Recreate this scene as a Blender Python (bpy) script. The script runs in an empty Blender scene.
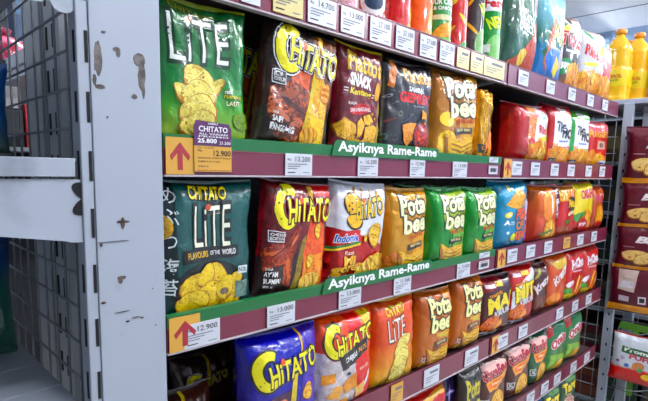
import bpy, bmesh, math, random
from mathutils import Vector, Matrix, noise
random.seed(7)
C = bpy.context.scene.collection
PI = math.pi

# ------------------------------------------------------------------ colours and materials
def lin(c):
    if isinstance(c, str):
        c = c.lstrip('#'); c = [int(c[i:i+2], 16)/255 for i in (0, 2, 4)]
    return tuple(((x/12.92) if x <= .04045 else ((x+.055)/1.055)**2.4) for x in c) + (1,)
MATS = {}
def newmat(key):
    m = bpy.data.materials.new(key); m.use_nodes = True
    return m, m.node_tree.nodes, m.node_tree.links, m.node_tree.nodes['Principled BSDF']
def bump(N, L, b, scale, strength, dist=.002, detail=3):
    t = N.new('ShaderNodeTexCoord'); n = N.new('ShaderNodeTexNoise'); n.inputs['Scale'].default_value = scale
    n.inputs['Detail'].default_value = detail; n.inputs['Distortion'].default_value = .8
    bp = N.new('ShaderNodeBump'); bp.inputs['Strength'].default_value = strength; bp.inputs['Distance'].default_value = dist
    L.new(t.outputs['Object'], n.inputs['Vector']); L.new(n.outputs['Fac'], bp.inputs['Height']); L.new(bp.outputs['Normal'], b.inputs['Normal'])
    return t
def foil(col, rough=.3, metal=0.0, mott=None, ms=60):
    """printed plastic film; mott = other colours for a photographic, mottled print"""
    key = 'film %s %s %s' % (col, metal, mott)
    if key in MATS: return MATS[key]
    m, N, L, b = newmat(key)
    b.inputs['Base Color'].default_value = vivid(col); b.inputs['Roughness'].default_value = rough
    b.inputs['Metallic'].default_value = metal; b.inputs['Coat Weight'].default_value = .7; b.inputs['Coat Roughness'].default_value = .06
    t = bump(N, L, b, 30, .8, .005, 2)
    if mott:
        n = N.new('ShaderNodeTexNoise'); n.inputs['Scale'].default_value = ms; n.inputs['Detail'].default_value = 2; n.inputs['Distortion'].default_value = 1.5
        r = N.new('ShaderNodeValToRGB'); cs = [col] + list(mott)
        el = r.color_ramp.elements
        el[0].position = .36; el[0].color = vivid(cs[0]); el[1].position = .64; el[1].color = vivid(cs[-1])
        for i in range(1, len(cs)-1):
            e = el.new(.36+.28*i/(len(cs)-1)); e.color = vivid(cs[i])
        L.new(t.outputs['Object'], n.inputs['Vector']); L.new(n.outputs['Fac'], r.inputs['Fac']); L.new(r.outputs['Color'], b.inputs['Base Color'])
    MATS[key] = m; return m
def gradfoil(stops, rough=.28, metal=0.0, horiz=False):
    """printed film whose ink runs through several colours from bottom to top"""
    key = 'film print %s %s %s' % (stops, metal, horiz)
    if key in MATS: return MATS[key]
    m, N, L, b = newmat(key[:60])
    b.inputs['Roughness'].default_value = rough; b.inputs['Metallic'].default_value = metal
    b.inputs['Coat Weight'].default_value = .7; b.inputs['Coat Roughness'].default_value = .06
    t = bump(N, L, b, 30, .8, .005, 2)
    uv = N.new('ShaderNodeUVMap'); uv.uv_map = 'print'
    sp = N.new('ShaderNodeSeparateXYZ'); r = N.new('ShaderNodeValToRGB'); el = r.color_ramp.elements
    n = N.new('ShaderNodeTexNoise'); n.inputs['Scale'].default_value = 14; ad = N.new('ShaderNodeMath'); ad.operation = 'MULTIPLY_ADD'; ad.inputs[1].default_value = .12
    sb = N.new('ShaderNodeMath'); sb.operation = 'SUBTRACT'; sb.inputs[1].default_value = .06
    el[0].position = stops[0][0]; el[0].color = vivid(stops[0][1]); el[1].position = stops[-1][0]; el[1].color = vivid(stops[-1][1])
    for p, c in stops[1:-1]:
        e = el.new(p); e.color = vivid(c)
    L.new(uv.outputs['UV'], sp.inputs[0]); L.new(t.outputs['Object'], n.inputs['Vector'])
    L.new(n.outputs['Fac'], ad.inputs[0]); L.new(sp.outputs['X' if horiz else 'Y'], ad.inputs[2]); L.new(ad.outputs[0], sb.inputs[0])
    L.new(sb.outputs[0], r.inputs['Fac']); L.new(r.outputs['Color'], b.inputs['Base Color'])
    MATS[key] = m; return m
def plain(name, col, rough=.5, metal=0, coat=0, bs=None, emit=0, trans=0):
    if name in MATS: return MATS[name]
    m, N, L, b = newmat(name)
    b.inputs['Base Color'].default_value = lin(col); b.inputs['Roughness'].default_value = rough; b.inputs['Metallic'].default_value = metal
    b.inputs['Coat Weight'].default_value = coat; b.inputs['Coat Roughness'].default_value = .15
    if trans: b.inputs['Transmission Weight'].default_value = trans
    if emit: b.inputs['Emission Color'].default_value = lin(col); b.inputs['Emission Strength'].default_value = emit
    if bs: bump(N, L, b, bs[0], bs[1])
    MATS[name] = m; return m
def painted(name, col, dirt, scale=9, lo=.62, hi=.8, rough=.42):
    """painted steel with faint grime"""
    m, N, L, b = newmat(name)
    t = N.new('ShaderNodeTexCoord'); n = N.new('ShaderNodeTexNoise'); n.inputs['Scale'].default_value = scale; n.inputs['Detail'].default_value = 6
    r = N.new('ShaderNodeValToRGB'); el = r.color_ramp.elements; el[0].position = lo; el[0].color = lin(col); el[1].position = hi; el[1].color = lin(dirt)
    L.new(t.outputs['Object'], n.inputs['Vector']); L.new(n.outputs['Fac'], r.inputs['Fac']); L.new(r.outputs['Color'], b.inputs['Base Color'])
    b.inputs['Roughness'].default_value = rough; MATS[name] = m; return m
WHITE = painted('white painted steel', '#a9b1bf', '#868d99')
SPINE = painted('pale grey spine paint', '#a7adb6', '#7d838c')
GREYM = painted('grey painted steel', '#878d95', '#6a6f76')
WIRE = plain('galvanised wire', '#858a92', .4, .3)
SLOT = plain('dark slot', '#0d0e12', .8)
CHIPPED = painted('bare metal under chipped paint', '#77706c', '#4a423f', 60, .4, .6, .6)
RUST = painted('rust spot', '#3c2c26', '#6e5a50', 80, .4, .6, .8)
DARKM = painted('dark grey board', '#3c3f45', '#2e3035')
BOARD = painted('worn dark shelf board', '#4c3a40', '#3c3034')
MAROON = plain('maroon rail plastic', '#741d3a', .3, 0, .5)
GREEN = plain('green strip plastic', '#0b6a33', .38, 0, .25)
TRIM = plain('clear rail lip', '#b8aeb6', .3, 0, .4)
CARD = plain('white tag card', '#cfd2dc', .35, 0, .3)
YCARD = plain('yellow tag card', '#d9a23c', .35, 0, .3)
PYCARD = plain('pale yellow tag card', '#d8c783', .35, 0, .3)
INK = plain('black ink', '#1b1b22', .5)
GINK = plain('grey ink', '#6d7080', .5)
RINK = plain('red ink', '#a82a38', .5)
PINK = plain('purple card', '#5a1f5e', .4, 0, .3)
WINK = plain('white ink', '#f0f0f2', .5)

# ------------------------------------------------------------------ mesh helpers
def link(name, me, mats, parent=None, smooth=False):
    for m in mats: me.materials.append(m)
    if smooth:
        for p in me.polygons: p.use_smooth = True
    o = bpy.data.objects.new(name, me); C.objects.link(o)
    if parent: o.parent = parent
    return o
def tag(o, label=None, cat=None, group=None, kind=None):
    if label: o['label'] = label
    if cat: o['category'] = cat
    if group: o['group'] = group
    if kind: o['kind'] = kind
    return o
def empty(name, loc, label, cat, group=None):
    o = bpy.data.objects.new(name, None); o.empty_display_size = .05; C.objects.link(o); o.location = loc
    return tag(o, label, cat, group)
class MB:
    def __init__(s): s.v = []; s.f = []; s.m = []
    def add(s, vs, fs, mi=0):
        k = len(s.v); s.v += [tuple(v) for v in vs]; s.f += [tuple(i+k for i in f) for f in fs]; s.m += [mi]*len(fs)
    def box(s, a, b, mi=0, bev=0):
        bm = bmesh.new(); bmesh.ops.create_cube(bm, size=1)
        for v in bm.verts: v.co = Vector([(a[i]+b[i])/2 + v.co[i]*(b[i]-a[i]) for i in range(3)])
        if bev: bmesh.ops.bevel(bm, geom=bm.edges[:], offset=bev, segments=2, affect='EDGES', profile=.5)
        bm.verts.ensure_lookup_table(); s.add([v.co for v in bm.verts], [[v.index for v in f.verts] for f in bm.faces], mi) if not bev else s._bm(bm, mi); bm.free()
    def _bm(s, bm, mi):
        bm.verts.index_update(); s.add([v.co.copy() for v in bm.verts], [[v.index for v in f.verts] for f in bm.faces], mi)
    def prism(s, pts, axis, a, b, mi=0):
        """pts in the two other axes, extruded along axis from a to b"""
        def mk(p, t):
            q = list(p); q.insert(axis, t); return q
        n = len(pts); vs = [mk(p, a) for p in pts]+[mk(p, b) for p in pts]
        s.add(vs, [list(range(n)), list(range(2*n-1, n-1, -1))]+[[i, (i+1) % n, n+(i+1) % n, n+i] for i in range(n)], mi)
    def tube(s, pts, r, n=8, mi=0):
        pts = [Vector(p) for p in pts]; rings = []
        for i, p in enumerate(pts):
            d = (pts[min(i+1, len(pts)-1)]-pts[max(i-1, 0)]).normalized()
            a = d.cross(Vector((0, 0, 1))); a = a.normalized() if a.length > .05 else Vector((1, 0, 0)); c = d.cross(a).normalized()
            rings.append([p+a*r*math.cos(2*PI*k/n)+c*r*math.sin(2*PI*k/n) for k in range(n)])
        vs = [v for g in rings for v in g]; fs = []
        for i in range(len(pts)-1):
            for k in range(n): fs.append([i*n+k, i*n+(k+1) % n, (i+1)*n+(k+1) % n, (i+1)*n+k])
        fs += [list(range(n))[::-1], [(len(pts)-1)*n+k for k in range(n)]]
        s.add(vs, fs, mi)
    def lathe(s, prof, c=(0, 0, 0), n=28, mi=0, mis=None, sq=0):
        vs = []; fs = []
        for r, z in prof:
            for k in range(n):
                a = 2*PI*k/n; f = 1
                if sq: f = 1/((abs(math.cos(a))**sq+abs(math.sin(a))**sq)**(1/sq))
                vs.append((c[0]+r*f*math.cos(a), c[1]+r*f*math.sin(a), c[2]+z))
        for i in range(len(prof)-1):
            g = [[i*n+k, i*n+(k+1) % n, (i+1)*n+(k+1) % n, (i+1)*n+k] for k in range(n)]
            if mis: s.add(vs[i*n:(i+2)*n], [[q-i*n for q in f] for f in g], mis[i])
            else: fs += g
        if not mis: s.add(vs, fs+[list(range(n))[::-1], [(len(prof)-1)*n+k for k in range(n)]], mi)
        else:
            s.add(vs[:n], [list(range(n))[::-1]], mis[0]); s.add(vs[-n:], [list(range(n))], mis[-1])
    def mesh(s, name):
        me = bpy.data.meshes.new(name); me.from_pydata(s.v, [], s.f); me.polygons.foreach_set('material_index', s.m); me.update()
        bm = bmesh.new(); bm.from_mesh(me); bmesh.ops.recalc_face_normals(bm, faces=bm.faces[:]); bm.to_mesh(me); bm.free(); return me
    def build(s, name, mats, parent=None, smooth=False):
        return link(name, s.mesh(name), mats if isinstance(mats, list) else [mats], parent, smooth)

TC = {}
def text2d(s, bold=0.0, res=2, shear=0):
    """outline letters as a flat triangulated mesh: (verts, faces) fitted to the unit box of the UNBOLD text"""
    key = (s, round(bold, 4), shear)
    if key in TC: return TC[key]
    def raw(off):
        c = bpy.data.curves.new('t', 'FONT'); c.body = s; c.resolution_u = res; c.offset = off; c.shear = shear
        o = bpy.data.objects.new('t', c); C.objects.link(o)
        me = bpy.data.meshes.new_from_object(o); vs = [(v.co.x, v.co.y) for v in me.vertices]; fs = [tuple(p.vertices) for p in me.polygons]
        bpy.data.objects.remove(o); bpy.data.curves.remove(c); bpy.data.meshes.remove(me); return vs, fs
    k0 = (s, 'box', shear)
    if k0 not in TC:
        vs, _ = raw(0); TC[k0] = (min(v[0] for v in vs), min(v[1] for v in vs), max(v[0] for v in vs), max(v[1] for v in vs))
    x0, y0, x1, y1 = TC[k0]; vs, fs = raw(bold)
    TC[key] = ([((x-x0)/(x1-x0), (y-y0)/(y1-y0)) for x, y in vs], fs); return TC[key]

# ---- print elements, all in (u, v) = (0..1 across, 0..1 up) of a bag front
def T(s, u0, v0, u1, v1, c, oc=None, ow=.06, rot=0, b=.02, sh=0):
    r = []
    if oc: r.append(('T', s, u0, v0, u1, v1, oc, rot, ow, sh))
    return r+[('T', s, u0, v0, u1, v1, c, rot, b, sh)]
def P(c, *pts): return [('P', c, pts)]
def Q(c, u0, v0, u1, v1): return P(c, (u0, v0), (u1, v0), (u1, v1), (u0, v1))
def El(c, u, v, ru, rv, rot=0, n=22, wob=0, seed=0):
    return [('P', c, tuple((u+(1+wob*math.sin(3*a+seed)+wob*.6*math.sin(5*a+seed*2))*(ru*math.cos(a)*math.cos(rot)-rv*math.sin(a)*math.sin(rot)),
             v+(1+wob*math.sin(3*a+seed))*(ru*math.cos(a)*math.sin(rot)*.8+rv*math.sin(a)*math.cos(rot))) for a in [2*PI*k/n for k in range(n)]))]
CHIP = ('#d9a63e', ('#e8c466', '#c98a2a')); CHIPD = ('#8f5a1c', ('#a9702a',)); CHIPL = ('#ead28a', ('#d8ae50',))
PALE = ('#c9b85c', ('#dccf80', '#a8923c'))
def chip(u, v, r, rot=0, c=CHIP, seed=0, asp=.72, k=1.0, ridges=4):
    """a crinkled crisp: dark rim, golden body, pale highlight, ridge lines"""
    e = El(CHIPD, u+.004, v-.009, r*1.05, r*asp*k*1.08, rot, 18, .07, seed) + El(c, u, v, r*.97, r*asp*.95*k, rot, 18, .07, seed)
    for i in range(ridges):
        t = (i+.5)/ridges*1.5-.75; h = math.sqrt(max(0, 1-t*t))*.8
        cs, sn = math.cos(rot), math.sin(rot); w = .045
        pts = []
        for (a, b_) in ((t-w, -h), (t+w, -h), (t+w+.1, 0), (t+w, h), (t-w, h), (t-w+.1, 0)):
            x, y = a*r, b_*r*asp*k; pts.append((u+x*cs-y*sn, v+x*sn*.8+y*cs))
        e += P(CHIPL if i % 2 == 0 else CHIPD, *pts)
    return e
def chitato(u0, v0, u1, v1, rot=.06, yc='#d8cf1e', wo='#d6d6dc', cc=None):
    """big round C, then HiTATO climbing to the right, black keyline and pale outer line"""
    w, h = u1-u0, v1-v0; cu, cv = u0+w*.2, v0+h*.5; e = []
    def arc(c, r0, r1, ad=0):
        n = 20; a0, a1 = .32*PI-ad, 1.72*PI+ad; ru, rv = w*.2, h*.5
        out = [(cu+ru*r1*math.cos(a0+(a1-a0)*k/n), cv+rv*r1*math.sin(a0+(a1-a0)*k/n)) for k in range(n+1)]
        inn = [(cu+ru*(.1+r0*math.cos(a0+(a1-a0)*k/n)), cv+rv*r0*math.sin(a0+(a1-a0)*k/n)) for k in range(n+1)][::-1]
        return P(c, *(out+inn))
    e += arc(wo, .42, 1.13, .1)+arc('#15120e', .48, 1.07, .05)+arc(cc or yc, .56, 1.0)
    e += T('HiTATO', u0+w*.2, v0+h*.2, u1, v0+h*.72, wo, None, 0, rot, .085)
    e += T('HiTATO', u0+w*.2, v0+h*.2, u1, v0+h*.72, yc, '#15120e', .062, rot, .02)
    e += El('#d8592b', u0+w*.405, v0+h*.66, w*.035, w*.035)
    return e
def potabee(u0, v0, u1, v1, c='#dfe3b8', o='#2a2414', rot=.08):
    w, h = u1-u0, v1-v0
    A = ('Pota', u0, v0+h*.5, u0+w*.93, v1); B = ('bee', u0+w*.12, v0, u1, v0+h*.5)
    return T(*A, o, None, 0, rot, .1)+T(*B, o, None, 0, rot, .1)+T(*A, c, None, 0, rot, .035)+T(*B, c, None, 0, rot, .035)

def vivid(c):
    r, g, b, _ = lin(c); m = (r+g+b)/3; return tuple(min(.9, max(.001, (m+(x-m)*1.22)*1.22)) for x in (r, g, b))+(1,)
def cmat(c):
    if isinstance(c, tuple): return foil(c[0], .32, 0, (c[1],) if isinstance(c[1], str) else tuple(c[1]), 70)
    return foil(c)

# ---- a pillow bag
def bag(name, label, cat, group, x0, x1, z0, z1, y, base, art, thick=.06, seed=0, yaw=0, lean=0, nu=26, nv=34, wr=1.0, seal='#b8b8b8', taper=.0, tilt=0):
    yaw = yaw-.07
    w, h = x1-x0, z1-z0; rs = seed*7.31
    def pf(u, v, side):
        a = abs(2*u-1); b_ = abs(2*v-1)
        pr = max(0, 1-a**5)**.55*max(0, 1-b_**4)**.6
        pinch = 1-.07*math.sin(PI*v)**.7+.0*b_-taper*v
        x = (u-.5)*w*pinch + .003*noise.noise(Vector((v*5, rs, side)))
        z = v*h - (0.006*math.sin(PI*u) if v > .5 else 0)*(v-.5)*2 + .004*noise.noise(Vector((u*3, rs+4, v*2)))
        nn = noise.noise(Vector((u*2.2+rs, v*2.2, side*3)))*.3 + .5*noise.noise(Vector((u*5+rs, v*4, side*3+9)))*.4
        # creases gathered from the seals and running in from the corners
        cr = (b_**2.2)*(1-abs(noise.noise(Vector((u*11+rs, v*1.6, side+2)))*2.6))*.9
        dg = (1-abs(noise.noise(Vector(((u+v)*5+rs, (u-v)*2.2, side+5)))*3))*.35*(a*.7+.3)
        d = thick/2*pr*(1+nn*.45-.12*(2*u-1)) + wr*.0078*(cr+dg)*min(1, pr*2.5)
        return Vector((x, -d*side, z))
    gu = [i/nu for i in range(nu+1)]; gv = [j/nv for j in range(nv+1)]
    gf = [[pf(u, v, 1) for u in gu] for v in gv]; gb = [[pf(u, v, -1) for u in gu] for v in gv]
    for j in range(nv+1):
        gb[j][0] = gf[j][0] = Vector((gf[j][0].x, 0, gf[j][0].z)); gb[j][nu] = gf[j][nu] = Vector((gf[j][nu].x, 0, gf[j][nu].z))
    V = []; F = []; M = []; U = []; mats = [base]; mi = {}
    def mid(c):
        m = cmat(c)
        if m.name not in mi: mats.append(m); mi[m.name] = len(mats)-1
        return mi[m.name]
    for g, s in ((gf, 1), (gb, -1)):
        k = len(V)
        for j in range(nv+1):
            for i in range(nu+1): V.append(g[j][i]); U.append((gu[i], gv[j]))
        for j in range(nv):
            for i in range(nu):
                q = [k+j*(nu+1)+i, k+j*(nu+1)+i+1, k+(j+1)*(nu+1)+i+1, k+(j+1)*(nu+1)+i]
                F.append(q if s > 0 else q[::-1]); M.append(0)
    def surf(u, v):
        u = min(max(u, 0), 1); v = min(max(v, 0), 1)
        i = min(int(u*nu+1e-6), nu-1); j = min(int(v*nv+1e-6), nv-1); a = u*nu-i; b_ = v*nv-j
        p = gf[j][i]*(1-a)*(1-b_)+gf[j][i+1]*a*(1-b_)+gf[j+1][i]*(1-a)*b_+gf[j+1][i+1]*a*b_
        n = (gf[j][i+1]-gf[j][i]).cross(gf[j+1][i]-gf[j][i]); n.normalize(); return p, n
    for li, el in enumerate(art):
        if el[0] == 'P':
            vs, fs, c = [(p[0], p[1]) for p in el[2]], [tuple(range(len(el[2])))], el[1]
            if max(p[0] for p in vs) < .985: vs = [(p[0]*.93, p[1]) for p in vs]
        else:
            _, s, u0, v0, u1, v1, c, rot, bd, sh = el; u0 *= .93; u1 *= .93
            tv, fs = text2d(s, bd, 2, sh); cs, sn = math.cos(rot), math.sin(rot)
            bw, bh = (u1-u0)*w, (v1-v0)*h; vs = []
            for (x, y_) in tv:
                X, Z = (x-.5)*bw, (y_-.5)*bh; vs.append(((u0+u1)/2+(X*cs-Z*sn)/w, (v0+v1)/2+(X*sn+Z*cs)/h))
        bm = bmesh.new(); bv = [bm.verts.new((a, b_, 0)) for a, b_ in vs]
        for f in fs:
            try: bm.faces.new([bv[i] for i in f])
            except ValueError: pass
        bm.normal_update()
        if el[0] == 'P': bmesh.ops.triangulate(bm, faces=bm.faces[:], ngon_method='EAR_CLIP')
        us = [a for a, _ in vs]; ws = [b_ for _, b_ in vs]
        for i in range(0, nu+1):
            if min(us) < i/nu < max(us) or i in (0, nu):
                bmesh.ops.bisect_plane(bm, geom=bm.verts[:]+bm.edges[:]+bm.faces[:], plane_co=(i/nu, 0, 0), plane_no=(1, 0, 0), clear_inner=i == 0, clear_outer=i == nu)
        for j in range(0, nv+1):
            if min(ws) < j/nv < max(ws) or j in (0, nv):
                bmesh.ops.bisect_plane(bm, geom=bm.verts[:]+bm.edges[:]+bm.faces[:], plane_co=(0, j/nv, 0), plane_no=(0, 1, 0), clear_inner=j == 0, clear_outer=j == nv)
        m_ = mid(c); k = len(V); off = .0006+.00011*li
        bm.verts.index_update()
        for v_ in bm.verts:
            p, n = surf(v_.co.x, v_.co.y); V.append(p+n*off); U.append((v_.co.x, v_.co.y))
        for f in bm.faces:
            F.append([k+q.index for q in (f.verts if f.normal.z >= 0 else reversed(f.verts))]); M.append(m_)
        bm.free()
    me = bpy.data.meshes.new(name); me.from_pydata([tuple(v) for v in V], [], F); me.polygons.foreach_set('material_index', M)
    uvl = me.uv_layers.new(name='print')
    for l in me.loops: uvl.data[l.index].uv = U[l.vertex_index]
    me.update()
    o = link(name, me, mats, None, True); tag(o, label, cat, group)
    o.location = ((x0+x1)/2, y, z0); o.rotation_euler = (-lean, tilt, yaw)
    # crimped end seals
    for zz, s in ((h, 1), (0, -1)):
        b = MB(); n = 30; H = .009
        vs = []; 
        for r in range(6):
            for i in range(n+1):
                t = i/n; x = (t-.5)*w*(1-(taper if s > 0 else 0))*.985
                vs.append((x, .0012*math.sin(r*PI)+(.0009 if r % 2 else -.0009)+.0022*noise.noise(Vector((t*7, rs, s))), zz-(0.004*math.sin(PI*t) if s > 0 else 0)+s*(H*r/5)-s*.0045))
        b.add(vs, [[r*(n+1)+i, r*(n+1)+i+1, (r+1)*(n+1)+i+1, (r+1)*(n+1)+i] for r in range(5) for i in range(n)])
        b.build('crimped_seal', base, o, True)
    return o
def dup(o, dx, dy, dz, label, yaw=None, tilt=None, group=None):
    c = o.copy(); C.objects.link(c); c.location = Vector(o.location)+Vector((dx, dy, dz)); c['label'] = label
    if group: c['group'] = group
    if yaw is not None: c.rotation_euler.z = yaw
    if tilt is not None: c.rotation_euler.y = tilt
    for ch in list(o.children):
        k = ch.copy(); C.objects.link(k); k.parent = c
    return c

# ------------------------------------------------------------------ camera (principal point kept where the phone's was)
yaw, pit, rol = math.radians(45.5237), math.radians(7.4433), math.radians(1.21687)
F_ = Vector((math.cos(yaw)*math.cos(pit), math.sin(yaw)*math.cos(pit), -math.sin(pit)))
r_ = Vector((math.sin(yaw), -math.cos(yaw), 0)); u_ = r_.cross(F_)
R_ = math.cos(rol)*r_+math.sin(rol)*u_; U_ = -math.sin(rol)*r_+math.cos(rol)*u_
cd = bpy.data.cameras.new('camera'); cam = bpy.data.objects.new('camera', cd); C.objects.link(cam)
cam.matrix_world = Matrix(((R_.x, U_.x, -F_.x, 0), (R_.y, U_.y, -F_.y, -.75063), (R_.z, U_.z, -F_.z, 1.41634), (0, 0, 0, 1)))
cd.sensor_width = 36; cd.lens = 493.498/648*36; cd.shift_y = (234.23-200.5)/648; cd.clip_start = .02
bpy.context.scene.camera = cam

# ------------------------------------------------------------------ the room
FLOOR = plain('floor tile', '#b5b0a8', .35); CEIL = plain('ceiling board', '#f2f5fb', .8); WALLM = plain('wall paint', '#c9d3e0', .8)
BLUEW = plain('blue grey wall paint', '#7f97b4', .7)
def struct(name, a, b, m):
    q = MB(); q.box(a, b); o = q.build(name, m); o['kind'] = 'structure'; return o
struct('floor', (-5, -4.2, -.1), (7, 6, 0), FLOOR)
ce = struct('ceiling', (-5, -4.2, 3.2), (7, 6, 3.3), CEIL)
q = MB()
for i in (-2, 2, 6.14): q.box((i+.0, -4.2, 3.194), (i+.014, 6, 3.2))
o = q.build('trim_1', plain('ceiling joint', '#8d95a3', .7)); o['kind'] = 'structure'
struct('wall_far', (7, -4.2, 0), (7.1, 6, 3.2), BLUEW)
struct('wall_back', (-5, 6, 0), (7, 6.1, 3.2), WALLM)
struct('wall_left', (-5.1, -4.2, 0), (-5, 6, 3.2), WALLM)
struct('wall_front', (-5, -4.3, 0), (7, -4.2, 3.2), WALLM)

# ------------------------------------------------------------------ gondola: back boards, uprights, shelves
ZR = {'A': 1.6947, 'B': 1.3998, 'C': 1.0998, 'D': .7986, 'E': .4958}
RH = .0667; SH = .05     # rail height; product surface above the rail bottom
o = MB(); o.box((.37, .44, 0), (1.53, .455, 1.86)); g1 = o.build('gondola_back_panel', DARKM); tag(g1, 'grey back board behind the near shelves', 'shelf panel')
o = MB(); o.box((1.54, .44, 0), (2.80, .455, 1.86)); g1 = o.build('gondola_back_panel', DARKM); tag(g1, 'grey back board behind the far shelves', 'shelf panel')

# big white upright at the end of the near bay
up = empty('gondola_upright', (.31, .015, 0), 'wide white slotted shelf upright with chipped paint beside the near shelves', 'shelf upright')
def loc(o, p): # give a child world-placed geometry under an empty
    o.location = -Vector(p); return o
UP = (.31, .015, 0)
b = MB(); b.box((.2665, .0, 0), (.372, .035, 2.3), 0, .0015); loc(b.build('side_panel', WHITE, up), UP)
b = MB(); b.box((.2495, .002, 0), (.2662, .033, 2.3), 0, .002)
for k in range(-4, 27):
    z = 1.6-.083*k+.015
    if z < .1: continue
    pass
loc(b.build('slotted_post', WHITE, up), UP)
for k in range(-3, 15):
    z = 1.6025-.0833*k
    b = MB(); b.box((.2602, .0008, z-.043), (.2645, .0025, z)); loc(b.build('slot', SLOT, up), UP)
    b = MB(); b.box((.2490, .008, z-.043), (.2500, .016, z)); loc(b.build('slot', SLOT, up), UP)
# chips of missing paint, rust spots and scuffs on the side panel (own shapes)
BL = [0]
def blot(pts, c): 
    BL[0] += 1; b = MB(); b.prism(pts, 1, -.0003-.00006*BL[0], .002, 0); return loc(b.build('paint_chip', c, up), UP)
def rag(cx, cz, rx, rz, n=18, seed=0, j=.35):
    return [(cx+rx*math.cos(2*PI*k/n)*(1+j*noise.noise(Vector((k*1.7, seed, 0)))*1.6), cz+rz*math.sin(2*PI*k/n)*(1+j*noise.noise(Vector((k*1.3, seed, 5))))) for k in range(n)]
for cx, cz, rx, rz, c, sd in ((.2775, 1.567, .0062, .0235, CHIPPED, 1), (.2715, 1.537, .0028, .008, CHIPPED, 2), (.279, 1.528, .0075, .0035, CHIPPED, 3),
        (.3045, 1.584, .0055, .0035, CHIPPED, 4), (.3065, 1.578, .003, .005, CHIPPED, 14), (.3385, 1.575, .0085, .010, CHIPPED, 5), (.3415, 1.552, .0055, .022, CHIPPED, 6), (.3435, 1.53, .0022, .012, CHIPPED, 7), (.329, 1.52, .0045, .0035, CHIPPED, 8),
        (.3055, 1.331, .0105, .0022, RUST, 9), (.3055, 1.329, .0028, .009, RUST, 10), (.301, 1.2445, .0065, .0028, RUST, 11), (.299, 1.240, .003, .005, RUST, 12), (.2725, 1.2095, .0035, .002, RUST, 13),
        (.288, 1.486, .0012, .0014, RUST, 15), (.35, 1.22, .001, .001, RUST, 16), (.272, 1.298, .002, .0028, RUST, 17), (.354, 1.158, .001, .001, RUST, 18), (.300, 1.1905, .012, .0005, CHIPPED, 19), (.322, 1.1775, .006, .0007, RUST, 20), (.308, 1.1735, .003, .0012, RUST, 21),(.331, 1.175, .003, .001, RUST, 22), (.292, 1.302, .022, .0004, CHIPPED, 23), (.2865, 1.605, .003, .0015, CHIPPED, 24)):
    blot(rag(cx, cz, rx, rz, 18, sd), c)

# upright in the spine of the gondola, seen through the wire grid
sp = empty('gondola_upright', (.33, .4, 0), 'grey slotted spine upright seen behind the wire grid at left', 'shelf upright')
b = MB(); b.box((.315, .295, 0), (.35, .40, 2.2), 0, .002); loc(b.build('slotted_post', SPINE, sp), (.33, .4, 0))
b = MB(); b.box((.315, .415, 0), (.35, .52, 2.2), 0, .002); loc(b.build('plain_post', SPINE, sp), (.33, .4, 0))
for k in range(-3, 9):
    z = 1.60-.083*k
    for y in (.325, .365): b = MB(); b.box((.3135, y-.005, z-.043), (.3152, y+.005, z)); loc(b.build('slot', SLOT, sp), (.33, .4, 0))

def shelf(name, label, x0, x1, z, green, mar=MAROON, lo=0):
    e = empty(name, ((x0+x1)/2, 0, z), label, 'shelf', 'maroon-edged display shelves'); L0 = ((x0+x1)/2, 0, z)
    b = MB(); b.box((x0+.004, .004, z+SH-.018), (x1-.004, .435, z+SH), 0, .002); loc(b.build('shelf_board', BOARD, e), L0)
    b = MB(); rt = RH if not green else .0465
    b.box((x0, 0, z+.0035), (x1, .006, z+rt), 0, .0008)
    b.box((x0, -.0012, z+rt-.003), (x1, .004, z+rt), 0, .0005); loc(b.build('price_rail', mar, e), L0)
    b = MB(); b.box((x0, -.003, z), (x1, .012, z+.0034), 0, .0008); loc(b.build('rail_lip', TRIM, e), L0)
    if green:
        b = MB(); b.prism([(-.001, z+.0467), (-.002, z+.068), (.002, z+.0695), (.008, z+.0695), (.006, z+.0467)], 0, x0, x1); loc(b.build('green_edge_strip', GREEN, e), L0)
    for x in (x0+.01, x1-.014):
        b = MB(); b.prism([(.03, z+.03), (.43, z+.03), (.43, z-.03), (.03, z+.015)], 0, x, x+.003); loc(b.build('bracket', GREYM, e), L0)
    return e
nm = {'A': 'top', 'B': 'second', 'C': 'third', 'D': 'fourth', 'E': 'lowest'}
for k in 'ABCDE':
    gr = k in 'BC'
    shelf('display_shelf', {'A': 'near shelf at the top carrying canisters, many price tags on its rail', 'B': 'near shelf with a level green edge strip, second down',
        'C': 'near shelf with a green edge strip sloping up to the right, third down', 'D': 'near plain maroon-edged shelf under the orange crisp bags', 'E': 'near shelf at the bottom of the picture under dark pouches'}[k], .3735, 1.528, ZR[k], gr)
    shelf('display_shelf', {'A': 'far shelf at the top under the large green bags', 'B': 'far shelf under the white and red stick-snack bags', 'C': 'far shelf under the cyan and yellow bags',
        'D': 'far shelf under the pouches with yellow capital lettering', 'E': 'far shelf under the brown and green cassava bags'}[k], 1.539, 2.69, ZR[k], False)
shelf('display_shelf', 'far shelf nearest the floor under the dark green puff bags', 1.539, 2.69, .195, False)

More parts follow.
